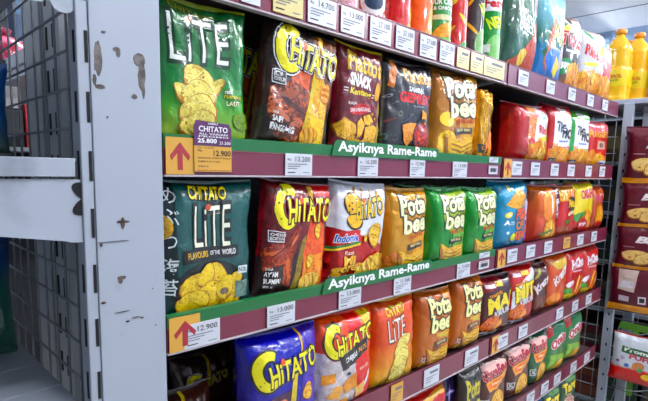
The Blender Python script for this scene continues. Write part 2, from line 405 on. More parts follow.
# ------------------------------------------------------------------ price tags
def tagcard(x0, x1, k, label, txt=None, card=CARD, z0=None, z1=None, purple=False, bar=False, rot=0, group='price tags'):
    z = ZR[k]; z0 = z+.006 if z0 is None else z+z0; z1 = z+.048 if z1 is None else z+z1
    e = empty('price_tag', ((x0+x1)/2, -.003, z0), label, 'price tag', group); w = x1-x0; h = z1-z0
    b = MB(); b.box((-w/2, -.0008, 0), (w/2, 0.0012, h)); c = b.build('card', card, e)
    mats = [INK, GINK, RINK, WINK]; b = MB()
    def put(s, a0, b0, a1, b1, mi=0, bd=.01):
        vs, fs = text2d(s, bd); b.add([(-w/2+w*(a0+(a1-a0)*x), -.0014, h*(b0+(b1-b0)*y)) for x, y in vs], fs, mi)
    def line(a0, a1, v, t=.03, mi=1): b.add([(-w/2+w*a0, -.0014, h*(v-t)), (-w/2+w*a1, -.0014, h*(v-t)), (-w/2+w*a1, -.0014, h*(v+t)), (-w/2+w*a0, -.0014, h*(v+t))], [[0, 1, 2, 3]], mi)
    if bar:
        line(.1, .9, .88, .03, 2)
        for i in range(11): b.add([(-w/2+w*(.16+i*.063), -.0014, h*.25), (-w/2+w*(.19+i*.063+(.02 if i % 3 else 0)), -.0014, h*.25), (-w/2+w*(.19+i*.063+(.02 if i % 3 else 0)), -.0014, h*.72), (-w/2+w*(.16+i*.063), -.0014, h*.72)], [[0, 1, 2, 3]], 0)
    elif txt:
        put('Rp', .08, .66, .2, .78); put(txt, .36, .64, .92, .87, 0, .0)
        line(.08, .8, .52, .018, 1); line(.08, .55, .42, .018, 1); line(.08, .42, .32, .018, 1); line(.65, .9, .14, .015, 1); line(.08, .36, .14, .02, 0)
    else:
        line(.35, .9, .74, .07, 1); line(.1, .8, .5, .02, 1); line(.1, .6, .38, .02, 1); line(.1, .45, .24, .02, 1)
    b.build('print', mats, e)
    if rot: e.rotation_euler.y = rot
    return e
def arrow(x0, x1, k, label, h0=.004, h1=.064, y=-.0035):
    z = ZR[k]; e = empty('arrow_card', ((x0+x1)/2, y, z+h0), label, 'shelf card', 'yellow arrow cards'); w = x1-x0; h = h1-h0
    b = MB(); b.box((-w/2, 0, 0), (w/2, .0012, h)); b.build('card', YCARD, e)
    b = MB(); t = w*.085
    b.prism([(-t, h*.12), (t, h*.12), (t, h*.6), (w*.3, h*.38), (w*.36, h*.50), (0, h*.86), (-w*.36, h*.50), (-w*.3, h*.38), (-t, h*.6)], 1, -.0008, 0); b.build('arrow', RINK, e)
    return e
arrow(.376, 0.426, 'B', 'yellow card with red arrow left of the purple promotion tag')
arrow(.376, 0.434, 'C', 'yellow card with red arrow partly behind the 12.900 tag')
arrow(1.545, 1.60, 'B', 'yellow arrow card at the left end of the far stick-snack shelf rail')
arrow(1.545, 1.60, 'C', 'yellow arrow card under the cyan bag on the far shelf')
arrow(1.545, 1.60, 'D', 'yellow arrow card under the dark pouch with yellow lettering')
# special purple and yellow promo tag
e = empty('price_tag', (0.462, -.0052, ZR['B']), 'purple and yellow promotion tag reading 12.900 under the green crisp bag', 'price tag', 'price tags')
w = .073; b = MB(); b.box((-w/2, -.0008, .009), (w/2, .0046, .052)); b.build('yellow_card', YCARD, e)
b = MB(); b.prism([(-w/2, .053), (w/2, .053), (w/2, .082), (w/2-.006, .091), (-w/2+.004, .094), (-w/2, .085)], 1, -.0008, .0006); b.build('purple_card', PINK, e)
b = MB()
def put(b, s, a0, b0, a1, b1, mi=0, bd=.01, y=-.0014):
    vs, fs = text2d(s, bd); b.add([(a0+(a1-a0)*x, y, b0+(b1-b0)*v) for x, v in vs], fs, mi)
put(b, 'CHITATO', -.028, .076, .028, .085, 3, .02); put(b, '25.800', -.030, .0575, .006, .0645, 3, .03); put(b, '21.500', .012, .056, .034, .061, 3, .01)
put(b, 'ALL VARIAN', -.028, .0705, .028, .0738, 3); put(b, 'HEMAT', -.01, .088, .01, .091, 3); put(b, 'PROMO', -.028, .0664, .03, .0692, 3); put(b, '12.900', 0, .036, .034, .0455, 0, .01); put(b, 'Rp 12.500', -.03, .0475, .0, .0502, 0); put(b, 'Rp', -.03, .042, -.022, .046, 0)
put(b, 'SNACK KENTANG', -.03, .031, .034, .0335, 0, .004); put(b, 'RUMPUT LAUT 68G', -.03, .025, .012, .0275, 0, .004); put(b, '0812', -.03, .017, -.01, .0195, 0, .004); put(b, 'promo promo promo', -.03, .0098, .034, .012, 2, .02)
b.build('print', [INK, GINK, RINK, WINK], e)

TG = [ # rail, x0, x1, label, txt, kind
 ('A', 0.521, 0.562, 'white price tag at the top frame edge left of the 7.500 tag', None, 'w'),
 ('A', 0.591, 0.664, 'pale yellow price tag reading 7.500 on the top near rail', '7.500', 'y'),
 ('A', 0.677, 0.755, 'white price tag reading 14.700 on the top near rail', '14.700', 'w'),
 ('A', 0.770, 0.843, 'white price tag right of the 14.700 tag on the top near rail', '13.000', 'w'),
 ('A', 0.863, 0.937, 'white price tag below the plain red canister, left of the orange one', '27.100', 'w'),
 ('A', 0.956, 1.027, 'white price tag under the orange canister', '27.100', 'w'),
 ('A', 1.053, 1.124, 'white price tag under the green canister', '27.100', 'w'),
 ('A', 1.142, 1.210, 'white price tag just left of the pale yellow cards on the top rail', '27.100', 'w'),
 ('A', 1.226, 1.289, 'pale yellow tag, leftmost of three at the end of the top near rail', None, 'y'),
 ('A', 1.300, 1.369, 'pale yellow tag, middle of three at the end of the top near rail', None, 'y'),
 ('A', 1.375, 1.502, 'pale yellow tag, rightmost of three at the end of the top near rail', None, 'y'),
 ('B', 0.624, 0.695, 'white price tag reading 13.200 under the black beef-flavour crisp bag', '13.200', 'w'),
 ('B', 0.836, 0.906, 'white price tag reading 16.200 below the maroon potato-snack bag', '16.200', 'w'),
 ('B', 1.033, 1.098, 'white price tag below the black chilli-chip bag', '15.900', 'w'),
 ('B', 1.235, 1.312, 'white price tag below the gold ridged-crisp bag', '13.500', 'w'),
 ('C', 0.403, 0.474, 'white price tag reading 12.900 over the arrow card below the teal bag', '12.900', 'w'),
 ('C', 0.582, 0.654, 'white price tag reading 13.000 below the maroon chicken crisp bag', '13.000', 'w'),
 ('C', 0.785, 0.860, 'white price tag reading 13.000 below the white and red noodle crisp bag', '13.000', 'w'),
 ('C', 0.986, 1.059, 'white price tag reading 11.900 below the tan ridged-crisp bag', '11.900', 'w'),
 ('C', 1.289, 1.364, 'white price tag below the green ridged-crisp bags', '13.500', 'w'),
 ('D', 0.992, 1.044, 'plain yellow tag below the orange light-crisp bag', None, 'yy'),
 ('D', 1.143, 1.220, 'white price tag below the first orange-brown ridged-crisp bag', None, 'w'),
 ('D', 1.368, 1.451, 'white price tag below the second orange-brown ridged-crisp bag', None, 'w')]
for k, x0, x1, lb, tx, kd in TG:
    lo, hi = (.008, .06) if k in 'AD' else (.004, .047)
    tagcard(x0, x1, k, lb, tx, {'w': CARD, 'y': PYCARD, 'yy': YCARD}[kd], lo, hi)
tagcard(1.444, 1.501, 'B', 'barcode card at the right end of the second near rail', None, CARD, .014, .040, bar=True)
tagcard(1.444, 1.501, 'B', 'small red and white card above the barcode on the second near rail', None, CARD, .050, .066)
tagcard(1.419, 1.485, 'C', 'barcode card at the right end of the third near rail', None, CARD, .014, .040, bar=True)
tagcard(1.419, 1.485, 'C', 'small red and white card above the barcode on the third near rail', None, CARD, .050, .066)
BS = {'A': ('far top rail under the large green bags', (517, 545, 567, 586, 601)), 'B': ('far rail under the stick-snack bags', (511, 530, 550, 567, 585, 599)), 'C': ('far rail under the cyan and yellow bags', (507, 526, 544, 563, 577, 591)),
      'D': ('far rail under the yellow-lettered pouches', (498, 519, 557, 573, 587)), 'E': ('far rail under the cassava bags', (528, 543, 556, 573, 587))}
def px2x(px, py, y=0):
    v = F_ + (px-324)/493.498*R_ - (py-234.23)/493.498*U_; return v.x*(y+.75063)/v.y
PY = {'A': 85, 'B': 170, 'C': 250, 'D': 330, 'E': 370}
ordn = ['first', 'second', 'third', 'fourth', 'fifth', 'sixth']
for k, (ds, xs) in BS.items():
    for i, px in enumerate(xs):
        x = px2x(px, PY[k]+(0 if k in 'B' else (xs[0]-px)*(-.32 if k == 'A' else .2 if k == 'C' else .55 if k == 'D' else .8)))
        yl = (k, i) == ('C', 3)
        tagcard(x, x+.074, k, ('%s tag, %s from the left on the %s' % ('yellow' if yl else 'white', ordn[i], ds)), None, YCARD if yl else CARD, .012, .058, group='price tags on the far rails')

# green header strips with lettering
for k, x0, x1 in (('B', 0.750, 1.160), ('C', 0.729, 1.152)):
    z = ZR[k]; w = x1-x0
    e = empty('header_strip', ((x0+x1)/2, -.004, z+.047), 'green strip with white slogan standing on the %s near rail' % nm[k], 'shelf strip', 'green slogan strips')
    pts = [(-w/2, .0), (w/2, 0), (w/2, .018)] + [(w/2-.012+.012*math.cos(a), .018+.014*math.sin(a)) for a in (.4, .8, 1.2, 1.57)] + [(-w/2+.02, .034)] + [(-w/2+.02-.014*math.sin(a), .020+.014*math.cos(a)) for a in (.5, 1.0, 1.5)]
    b = MB(); b.prism(pts, 1, -.001, .0005); b.build('strip', GREEN, e)
    b = MB(); put(b, 'Asyiknya Rame-Rame', -w/2+.02, .0035, w/2-.016, .031, 0, .028, -.0018); b.build('slogan', WINK, e)

# ------------------------------------------------------------------ the bags
ART = {}
K = '#14110f'
# meat / food looks
MEAT = ('#6b2a1c', ('#3a140e', '#9a4c34', '#b86a48')); WING = ('#a8401f', ('#6e2413', '#c9683a')); SAMB = ('#a02012', ('#5e0f0a', '#c8481f'))
FRY = ('#d98a2a', ('#b5661a', '#efb34e', '#a85616')); GOLDS = ('#c98f1e', ('#e0b22a', '#a8720f'))
lite_g = T('CHITATO', .12, .905, .64, .95, '#7d8030', '#0b2a16', .06, -.12) + T('LiTE', .1, .585, .80, .89, '#d9dcd6', '#08331c', .055, 0, -.008)
lite_g += El('#b5542e', .355, .885, .03, .022) + chip(.42, .47, .2, -.25, PALE, 1, .6, .8, 0) + chip(.64, .42, .12, .7, PALE, 2, .5, .8, 0) + chip(.27, .36, .15, -.5, PALE, 6, .5, .8, 0) + chip(.42, .36, .21, -.1, PALE, 3, .62, .8, 0) + chip(.42, .26, .22, .08, PALE, 4, .62, .8, 0) + chip(.42, .16, .21, .08, PALE, 5, .62, .8, 0)
lite_g += T('rasa', .76, .385, .84, .405, '#e6e6d0', '#112233', .05) + T('rumput', .75, .345, .98, .38, '#b6b02c', '#1d3a12', .06) + T('LAUT', .78, .305, .95, .335, '#d8d8b0', '#1d3a12', .05)
lite_g += El(('#6f8d2e', ('#4f6e1e',)), .9, .2, .12, .06)

beef = Q(('#241a17', ('#15110f', '#3a2a24')), 0, 0, .62, 1) + P(('#54301f', ('#6b3d24', '#472518')), (.6, 1), (1, 1), (1, .4), (.55, .4)) + P('#2a0f0c', (.0, .62), (.5, .62), (.6, .4), (.0, .3))
beef += P(('#a5481f', ('#c45c28',)), (.3, .62), (.62, .66), (.6, .45), (.36, .5))
beef += [('P', MEAT, ((.08, .45), (.25, .52), (.45, .53), (.62, .5), (.64, .3), (.6, .12), (.45, .05), (.2, .1), (.08, .28)))]
beef += El('#8d4a35', .3, .42, .14, .035, .3, 14, .1) + El('#33100c', .38, .36, .2, .02, -.3, 14, .1) + El('#a5604a', .25, .27, .13, .03, -.3, 14, .2, 2) + El('#33100c', .3, .2, .16, .02, .2, 14, .1) + El('#a5604a', .45, .22, .1, .025, .5, 14, .2, 2)
beef += P(GOLDS, (.72, 1), (.79, 1), (.74, .72), (.93, .5), (.9, .06), (.55, .06), (.6, .3), (.66, .7)) + P(('#b8a31a', ('#d0bb22',)), (.67, .62), (.72, .62), (.62, .2), (.56, .1)) + P(('#d2a811', ('#e2bd22',)), (.68, .3), (.88, .3), (.86, .1), (.6, .1))
beef += chip(.74, .42, .09, 1.2, ('#d98f2e', ('#e6a94a',)), 2, .6, 1, 3) + chip(.87, .52, .1, 1.5, ('#d98f2e', ('#c97a20',)), 3, .8, 1, 5) + chip(.66, .15, .13, .3, ('#d98f2e', ('#e6a94a',)), 1, .6, 1, 6)
beef += chitato(.10, .585, 1.02, .97, -.06)
beef += Q('#d8d8dc', .09, .478, .255, .582) + Q(K, .098, .485, .247, .575) + T('BEEF', .11, .535, .20, .563, '#e8e8e8', None, 0, -.05, .02) + T('EDITION', .11, .497, .237, .525, '#e8e8e8', None, 0, -.05, .02)
beef += T('RASA', .14, .26, .2, .28, '#e0e0e0') + T('SAPI', .13, .205, .25, .245, '#e8e8e8', K, .08, 0, .03) + T('PANGGANG', .12, .145, .42, .19, '#e8e8e8', K, .08, 0, .03)

chick = Q(('#6a1420', ('#520f18', '#7d1c28')), 0, 0, 1, 1) + P(('#1c1213', ('#2c1a18',)), (0, 0), (.62, 0), (.5, .5), (0, .36)) + P('#b8141c', (.68, 1), (1, 1), (1, .8), (.72, .8)) + P(('#c2471e', ('#d86a1e',)), (.72, .82), (.98, .86), (.98, .06), (.62, .06), (.6, .4)) + P('#e08a22', (.64, .36), (.95, .4), (.95, .06), (.58, .06))
chick += P(('#8a7412', ('#6a5a10',)), (.56, .5), (.63, .56), (.57, .1), (.46, .05)) + [('P', ('#8c331d', ('#571a10', '#b55030')), ((.02, .42), (.12, .48), (.3, .47), (.48, .60), (.55, .66), (.5, .5), (.44, .3), (.42, .1), (.32, .12), (.3, .3), (.15, .28), (.04, .24)))]
chick += El('#b8603c', .17, .40, .12, .02, .2, 14, .2) + El('#b8603c', .38, .26, .03, .1, .2, 14, .2) + El('#571a10', .25, .42, .16, .012, .5) + El('#c07050', .44, .5, .08, .015, .9)
chick += P('#dcb060', (.67, .98), (.71, .99), (.69, .78), (.65, .8)) + chip(.83, .6, .09, 1.4, ('#e09a30', ('#f0b650',)), 3, .7, 1, 5) + chip(.72, .33, .08, 1.1, ('#e0a030', ('#f0b650',)), 4, .7, 1, 4) + chip(.72, .13, .17, .3, ('#d9a248', ('#e6b964',)), 1, .6, 1, 7)
chick += chitato(.11, .60, 1.03, .98, .06, wo='#8a2530') + Q('#d8d8dc', .06, .49, .26, .585) + Q('#3a1213', .07, .50, .25, .578) + T('CHICKEN', .08, .543, .27, .568, '#e8e8e8', None, 0, .03, .02) + T('EDITION', .08, .508, .25, .535, '#e8e8e8', None, 0, .03, .02)
chick += T('RASA', .07, .255, .14, .275, '#d8d8d8') + T('AYAM', .06, .20, .20, .24, '#e8e8e8', None, 0, 0, .03) + T('BUMBU', .06, .14, .24, .18, '#e8e8e8', None, 0, 0, .03) + T('SPESIAL', .06, .105, .16, .12, '#d8d8d8')

lite_t = Q('#0a1c1d', 0, 0, .14, 1) + P(('#0a2a28', ('#0f3b37',)), (0, 0), (1, 0), (1, .22), (0, .3)) + El('#06110f', .52, .2, .44, .22) + T('め', .0, .85, .15, .96, '#cdd5d5', None, 0, 0, .0) + T('ぶ', .0, .69, .17, .81, '#cdd5d5', None, 0, 0, .0) + T('つ', .02, .53, .14, .62, '#cdd5d5', None, 0, 0, 0) + T('海', .0, .34, .15, .46, '#cdd5d5', None, 0, 0, .01) + T('苔', .0, .19, .14, .31, '#cdd5d5', None, 0, 0, .01)
lite_t += El(('#b58a20', ('#c9a02c', '#8c6a18')), .0, .68, .11, .09) + T('CHITATO', .27, .885, .70, .975, '#d8c020', '#15120e', .09, -.04, .03) + T('LiTE', .33, .52, .76, .84, '#d9d8c4', '#08120f', .06, .0, -.008) + El('#a84a2c', .49, .83, .03, .025)
lite_t += P('#0c0f10', (.19, .41), (.86, .44), (.86, .53), (.19, .51)) + T('FLAVOURS', .24, .445, .47, .49, '#c9a234', None, 0, .03, .02) + T('OF THE', .50, .46, .62, .49, '#d8d8d8', None, 0, .03, .02) + T('WORLD', .65, .46, .82, .50, '#e0e0e0', None, 0, .03, .02)
for (a, b_, r, ro, s) in ((.34, .22, .19, .3, 1), (.58, .28, .17, -.7, 2), (.45, .31, .12, .8, 6), (.82, .24, .11, 1.3, 3), (.5, .13, .2, .1, 4), (.72, .13, .15, -.2, 5), (.3, .1, .18, .2, 7), (.68, .2, .13, 1.0, 8)): lite_t += chip(a, b_, r, ro, ('#c9a82c', ('#d8bd42', '#b08e20')), s, .75, .85, 0)
lite_t += El('#6c5a50', .68, .17, .05, .03) + Q('#c6cdd0', .84, .30, .96, .36) + T('NORI', .85, .31, .95, .35, '#203838', None, 0, 0, .02) + Q(('#405a52', ('#65807a',)), .82, .1, .97, .24)

goreng = Q('#cfd0d8', 0, .5, 1, 1) + P('#c0541c', (.9, .3), (1, .3), (1, .82), (.93, .62)) + P(('#a81420', ('#8e0f1a',)), (0, 0), (1, 0), (1, .34), (.72, .46), (0, .56)) + P('#b07a2c', (.35, .96), (.4, .98), (.33, .84), (.3, .86)) + P('#b07a2c', (.5, .97), (.55, .97), (.5, .87), (.47, .87)) + P('#b07a2c', (.66, .96), (.7, .96), (.67, .88), (.64, .88)) + P('#b07a2c', (.8, .95), (.84, .93), (.8, .85), (.78, .86))
goreng += T('HiTATO', .36, .68, .92, .86, '#d8a81e', '#1c1209', .09, .1, .03) + El('#1c1209', .30, .80, .16, .12) + El('#d8a81e', .30, .80, .14, .105, 0, 14, .08) + El('#1c1209', .36, .63, .17, .085) + El('#d8a81e', .355, .635, .15, .07, 0, 14, .08) + T('HiTATO', .36, .68, .92, .86, '#e2b624', '#1c1209', .07, .1, .03)
goreng += El('#d0603c', .53, .85, .035, .03) + P('#b3151f', (.02, .38), (.47, .44), (.47, .55), (.02, .52)) + T('Indomie', .05, .43, .42, .5, '#2450a0', '#d8dce8', .1, .06, .03, .3) + P('#2d6b35', (.0, .35), (.48, .42), (.48, .44), (.0, .375)) + P('#d8b43a', (.0, .33), (.48, .40), (.48, .42), (.0, .35))
goreng += T('Rasa', .2, .3, .35, .34, '#e8c8b8', None, 0, .1, .02, .3) + T('Mi', .2, .2, .4, .285, '#e2a61c', '#5a0a10', .08, .1, .05) + T('goreng', .06, .12, .66, .2, '#e2a61c', '#5a0a10', .08, .15, .05) + T('instan', .05, .085, .3, .105, '#e8c8c8', None, 0, .1)
goreng += chip(.78, .5, .15, 1.3, ('#c9a02c', ('#dab84a', '#a8841c')), 3, .8, 1, 4) + chip(.58, .47, .05, 1.3, ('#dab84a', ('#c9a02c',)), 1, .6, 1, 2) + P(K, (.62, .2), (.95, .33), (.9, .25), (.7, .12)) + chip(.7, .15, .3, .3, ('#c79a30', ('#e0bf5c', '#ab7f1e')), 5, .45, 1, 9) + chip(.83, .22, .12, 1.0, ('#dab84a', ('#c9a02c',)), 6, .7, 1, 4)

def pota(base2, sub, lo, chipc=('#c99426', ('#dcae3e', '#a8741a')), box='#2a1a12', letter='#dfe3b8', extra=None):
    a = P(base2, (.6, 0), (1, 0), (1, 1), (.7, 1), (.5, .5))+(extra or [])
    a += potabee(.24, .50, .96, .94, letter) + T(sub, .48, .43, .9, .48, '#b5421c' if lo else '#d8b832', None, 0, .08, .03)
    a += P(box, (.44, .285), (.87, .315), (.87, .385), (.44, .355)) + T('BEEF BBQ' if lo else 'WILD SEAWEED', .5, .325, .82, .36, '#e0c890', None, 0, .05, .02)
    a += P(('#9a6418', ('#7a4c12',)), (.2, .26), (.95, .2), (.9, .0), (.3, .0)) + P(chipc, (.2, .3), (.42, .24), (.93, .28), (.9, .1), (.6, .02), (.35, .06), (.3, .2))
    for i in range(6):
        t = i/6; a += P('#8a5a14' if i % 2 else '#e2ba52', (.34+t*.08, .2-.16*t+.02), (.65, .18-.15*t), (.91, .25-.15*t), (.91, .24-.15*t), (.65, .165-.15*t), (.36+t*.08, .19-.16*t+.015))
    return a
pt_tan = pota(('#b8822c', ('#cc963c',)), 'PotaTo BBQ', True, extra=chip(.12, .2, .12, .8, ('#c2752c', ('#a8601e',)), 2, .6, 1, 0))
pt_gold = pota(('#a87a24', ('#c08f30',)), 'GriLLeD', True, extra=chip(.28, .2, .2, .3, ('#d8a82c', ('#e8c24a',)), 2, .7, 1, 5)+El('#d8b42c', .25, .45, .16, .08)+El(('#7a3a28', ('#9a5438', '#521f14')), .45, .1, .14, .1))
pt_gr = pota(('#2c7a26', ('#45902c', '#8aa428')), 'PotaTo', True, box='#12240f', extra=P(('#9aa52c', ('#6f9428',)), (.28, .95), (.95, .98), (.95, .5), (.45, .45)) + El('#8fa32a', .3, .7, .08, .14))
pt_or = pota(('#b56a28', ('#c97c30',)), 'RoastED', False, letter='#dcdca0', extra=Q('#8a1f2c', .12, .1, .26, .2)+T('XL', .14, .115, .24, .185, '#e8c8b0', None, 0, 0, .05)+chip(.22, .04, .14, .3, CHIP, 2, .5, 1, 3)+Q('#b8a82c', .6, .4, .85, .44)+El('#7c3f18', .65, .26, .2, .02))

snack = P('#c9b21e', (.93, 0), (1, 0), (1, 1), (.96, 1)) + P(('#5d1820', ('#4b1119', '#6e2029')), (0, 0), (.92, 0), (.95, 1), (0, 1)) + T('Piattos', .18, .76, .95, .93, '#c9a234', '#20100c', .07, -.04, .03) + T('SNACK', .2, .625, .68, .73, '#e0dcd8', None, 0, -.05, .05) + T('Kentang', .22, .53, .70, .60, '#d8c232', None, 0, -.03, .03) + Q('#d0c8c8', .09, .56, .17, .57) + Q('#d0c8c8', .09, .585, .17, .595) + Q('#d0c8c8', .74, .55, .8, .56) + Q('#d0c8c8', .74, .575, .8, .585)
snack += El('#a8142a', .48, .42, .26, .05, .12) + T('RASA', .2, .455, .38, .48, '#e8d0d0', None, 0, .1, .02) + T('SAPI PANGGANG', .24, .4, .72, .435, '#e8d0d0', None, 0, .1, .02) + El(('#c9842c', ('#e0a040',)), .86, .62, .07, .09) + El('#e0a040', .86, .78, .01, .03) + El('#c98a3c', .78, .4, .03, .015) + El('#c98a3c', .84, .36, .02, .012)
for (pts) in (((.0, .25), (.12, .33), (.38, .28), (.42, .2), (.25, .1), (.05, .14)), ((.4, .3), (.5, .35), (.6, .28), (.55, .18), (.42, .14)), ((.55, .36), (.7, .39), (.8, .33), (.72, .28), (.58, .28)), ((.6, .26), (.78, .3), (.92, .28), (.88, .16), (.7, .1), (.58, .14)), ((.2, .14), (.35, .19), (.52, .14), (.45, .0), (.2, .0)), ((.5, .12), (.6, .16), (.74, .1), (.7, 0), (.48, 0)), ((.74, .15), (.92, .18), (.92, .0), (.74, 0))):
    cx_ = sum(p[0] for p in pts)/len(pts); cz_ = sum(p[1] for p in pts)/len(pts)
    snack += P('#7a4a18', *pts) + P(('#c9963c', ('#dcae50', '#b07c2a')), *[(cx_+(p[0]-cx_)*.92, cz_+(p[1]-cz_)*.92+.003) for p in pts])

sambal = P(('#151318', ('#1f1c24',)), (0, 0), (1, 0), (1, 1), (0, 1)) + T('Piattos', .36, .80, .99, .93, '#c98f24', '#15120e', .06, -.03, .03) + P('#b56a1c', (.12, .98), (.24, .98), (.14, .7), (.06, .72)) + El('#3c3c44', .04, .9, .08, .04) + T('SAMBAL', .44, .70, .80, .75, '#d8d8dc', None, 0, -.02, .03) + T('GEPREK', .26, .58, .98, .68, '#b8331f', None, 0, -.02, .05) + T('FLAVOUR', .55, .535, .8, .555, '#9a9aa4')
for (a, b_, c, r1, r2) in ((.08, .62, '#8e8e98', .06, .015), (.28, .45, '#5a6a3a', .04, .03), (.12, .38, '#a04a3a', .09, .008), (.04, .2, '#2c5a48', .05, .03), (.2, .2, '#46464e', .06, .03), (.45, .4, '#4a4a58', .07, .01), (.05, .1, '#6a3a3a', .04, .03), (.18, .56, '#77777f', .05, .006), (.52, .45, '#b0b0b8', .04, .005)): sambal += El(c, a, b_, r1, r2, .4, 14) + El('#151318', a, b_, r1*.7, r2*.6, .4, 14)
sambal += P(('#c97c2c', ('#dd9540', '#b0661e')), (.32, .33), (.48, .36), (.66, .36), (.6, .2), (.45, .12), (.38, .16)) + P(('#d98a34', ('#e6a34c',)), (.75, .52), (.88, .47), (.94, .3), (.78, .3)) + El('#0d0b0d', .76, .23, .24, .19) + El(SAMB, .77, .225, .19, .15, 0, 20, .04) + El('#e07a2c', .8, .3, .03, .012) + El('#d85a2c', .7, .2, .03, .02)

purple = P(('#3a2a90', ('#4a38a0', '#30237c')), (.72, 1), (1, 1), (1, .1), (.66, .1), (.7, .6)) + P('#3b1d38', (.3, .46), (.66, .5), (.66, .2), (.2, .2)) + El('#b8a0a8', .16, .36, .14, .05, .3) + P(('#b58a34', ('#d0a850',)), (.745, 1), (.775, 1), (.75, .8), (.7, .72), (.7, .66), (.725, .72)) + P(('#b5a02c', ('#c9b23c',)), (.62, .62), (.68, .64), (.64, .3), (.55, .1), (.5, .1))
purple += chitato(.08, .53, 1.0, .90, .14, wo='#1c1640') + chip(.84, .42, .1, 1.35, ('#c9963c', ('#dcae50',)), 2, .8, 1, 4) + El(('#a5603c', ('#c07a50',)), .4, .36, .13, .06, .5) + El('#d8b0a0', .46, .4, .04, .02) + T('DARK SPICY', .05, .27, .42, .31, '#202c60', None, 0, .1, .03)

chijeu = P(('#cc4a14', ('#d85c1c',)), (0, .62), (1, .62), (1, 1), (0, 1)) + P(('#c9c4c8', ('#b5a8a8',)), (0, 0), (.7, 0), (.6, .66), (.0, .66)) + P('#c0301c', (.5, 1), (.74, 1), (.76, .6), (.95, .5), (.9, .1), (.62, .1), (.7, .4), (.5, .66)) + P(('#b5a21c', ('#d0ba34',)), (.78, 1), (.97, 1), (.94, .82), (.8, .78)) + chitato(.075, .59, 1.02, .94, .15, wo='#5a1c10')
chijeu += P('#121216', (.3, .60), (.86, .74), (.9, .60), (.45, .45), (.38, .44)) + T('CHIJEU', .42, .53, .68, .60, '#e0e0e0', None, 0, .25, .03) + T('치즈', .70, .60, .87, .66, '#d88a24', None, 0, .25, .02) + Q('#d8d8d8', .5, .475, .66, .48) + T('RASA KEJU', .72, .4, .9, .44, '#e8c0b0', None, 0, .25, .02) + P('#dcd8d8', (.8, .2), (.92, .38), (.93, .33), (.83, .18)) + El('#2a3a50', .5, .4, .04, .02)
chijeu += Q(('#c9803c', ('#d8954e',)), .05, .34, .25, .44) + P(('#d0904a', ('#e0a660',)), (.1, .2), (.25, .3), (.42, .27), (.35, .14)) + P(('#c07a38', ('#d8954e',)), (.4, .3), (.62, .4), (.66, .24), (.45, .18)) + P(('#d89a50', ('#e6b070',)), (.62, .22), (.8, .28), (.84, .14), (.66, .1)) + P(('#c98544', ('#d89a50',)), (.2, .1), (.5, .14), (.55, .02), (.2, .02))

lite_o = T('CHITATO', .25, .86, .72, .96, '#d8b820', '#8a4210', .07, .1, .04) + T('LiTE', .26, .56, .72, .82, '#dcdcd6', '#7a3a14', .05, .12, -.008) + El('#b5542e', .43, .83, .03, .025)
for (a, b_, r, ro, s) in ((.66, .5, .2, .4, 1), (.6, .42, .2, -.1, 2), (.6, .33, .22, .2, 3), (.55, .24, .22, .1, 4), (.55, .14, .22, .1, 5)): lite_o += chip(a, b_, r, ro, PALE, s, .6, .8, 0)

dark = P('#3c1c14', (.58, 1), (1, 1), (1, 0), (.5, 0)) + P(('#b5981c', ('#d8bc34',)), (.56, 1), (.62, 1), (.56, .5), (.5, .5)) + chitato(.15, .45, .95, .8, .1) + P('#4a4448', (.2, .3), (.6, .4), (.62, .37), (.2, .25)) + P('#4a4448', (.1, .2), (.6, .34), (.62, .3), (.1, .14))

M = lambda *st: gradfoil(tuple(st))
B = ZR['B']+SH; Cc = ZR['C']+SH; D = ZR['D']+SH; E_ = ZR['E']+SH; A = ZR['A']+SH
NG = 'snack bags on the near shelves'; FG = 'snack bags on the far shelves'; YB = .038
def b1(lb, x0, x1, z0, z1, base, art, seed, **kw):
    x0 = x0*.985 if x0 > .4 else .378; x1 *= .986
    kw.setdefault('y', YB); return bag('crisp_bag', lb, 'snack bag', NG, x0, x1, z0, z1, kw.pop('y'), base, art, seed=seed, **kw)
g_lite = b1('bright green light crisp bag beside the white upright, above the purple tag', .392, .562, B, 1.692, M((.0, '#8a9a2c'), (.3, '#3c8a2c'), (.45, '#0b6a30'), (1, '#075028')), lite_g, 1, thick=.05)
g_beef = b1('black and gold bag of beef crisps, right of the bright green bag', .577, .772, B, 1.700, M((0, '#1a1412'), (1, '#241a16')), beef, 2, thick=.065, tilt=.12)
dup(g_beef, -.075, .105, -.005, 'black crisp bag tucked between the green bag and the beef bag')
b1('maroon potato-snack bag with tan hexagonal chips', .795, .950, B, 1.694, M((0, '#c0a81c'), (1, '#5d1820')), snack, 3, thick=.05, tilt=.05)
b1('black chilli-chip bag showing a bowl of red sambal', .962, 1.165, B, 1.69, M((0, '#131116'), (1, '#131116')), sambal, 4, thick=.06)
pg = b1('shiny gold ridged-crisp bag on the upper near shelf', 1.170, 1.402, B, 1.698, gradfoil(((0, '#a87420'), (.5, '#a06a2c'), (1, '#8a5a34')), .24, .35), pt_gold, 5, thick=.07)
gf_ = b1('crumpled all-gold foil bag turned sideways at the right of the upper near shelf', 1.412, 1.50, B, 1.672, gradfoil(((0, '#b8821c'), (.5, '#c9962c'), (1, '#c08a24')), .2, .7), Q('#1c1812', .1, .12, .7, .24)+El('#c98a5c', .4, .2, .15, .03)+P(('#c9701c', ('#d88a2c',)), (.5, .1), (.95, .1), (.95, .45), (.8, .5)), 6, thick=.06, wr=2.4)
b1('narrow dark brown bag behind the gold foil bag', 1.46, 1.535, B, 1.665, M((0, '#4a2418'), (1, '#5c3018')), El(('#8a4a2c', ('#6a3018',)), .5, .4, .3, .2), 7, thick=.04, y=.125)

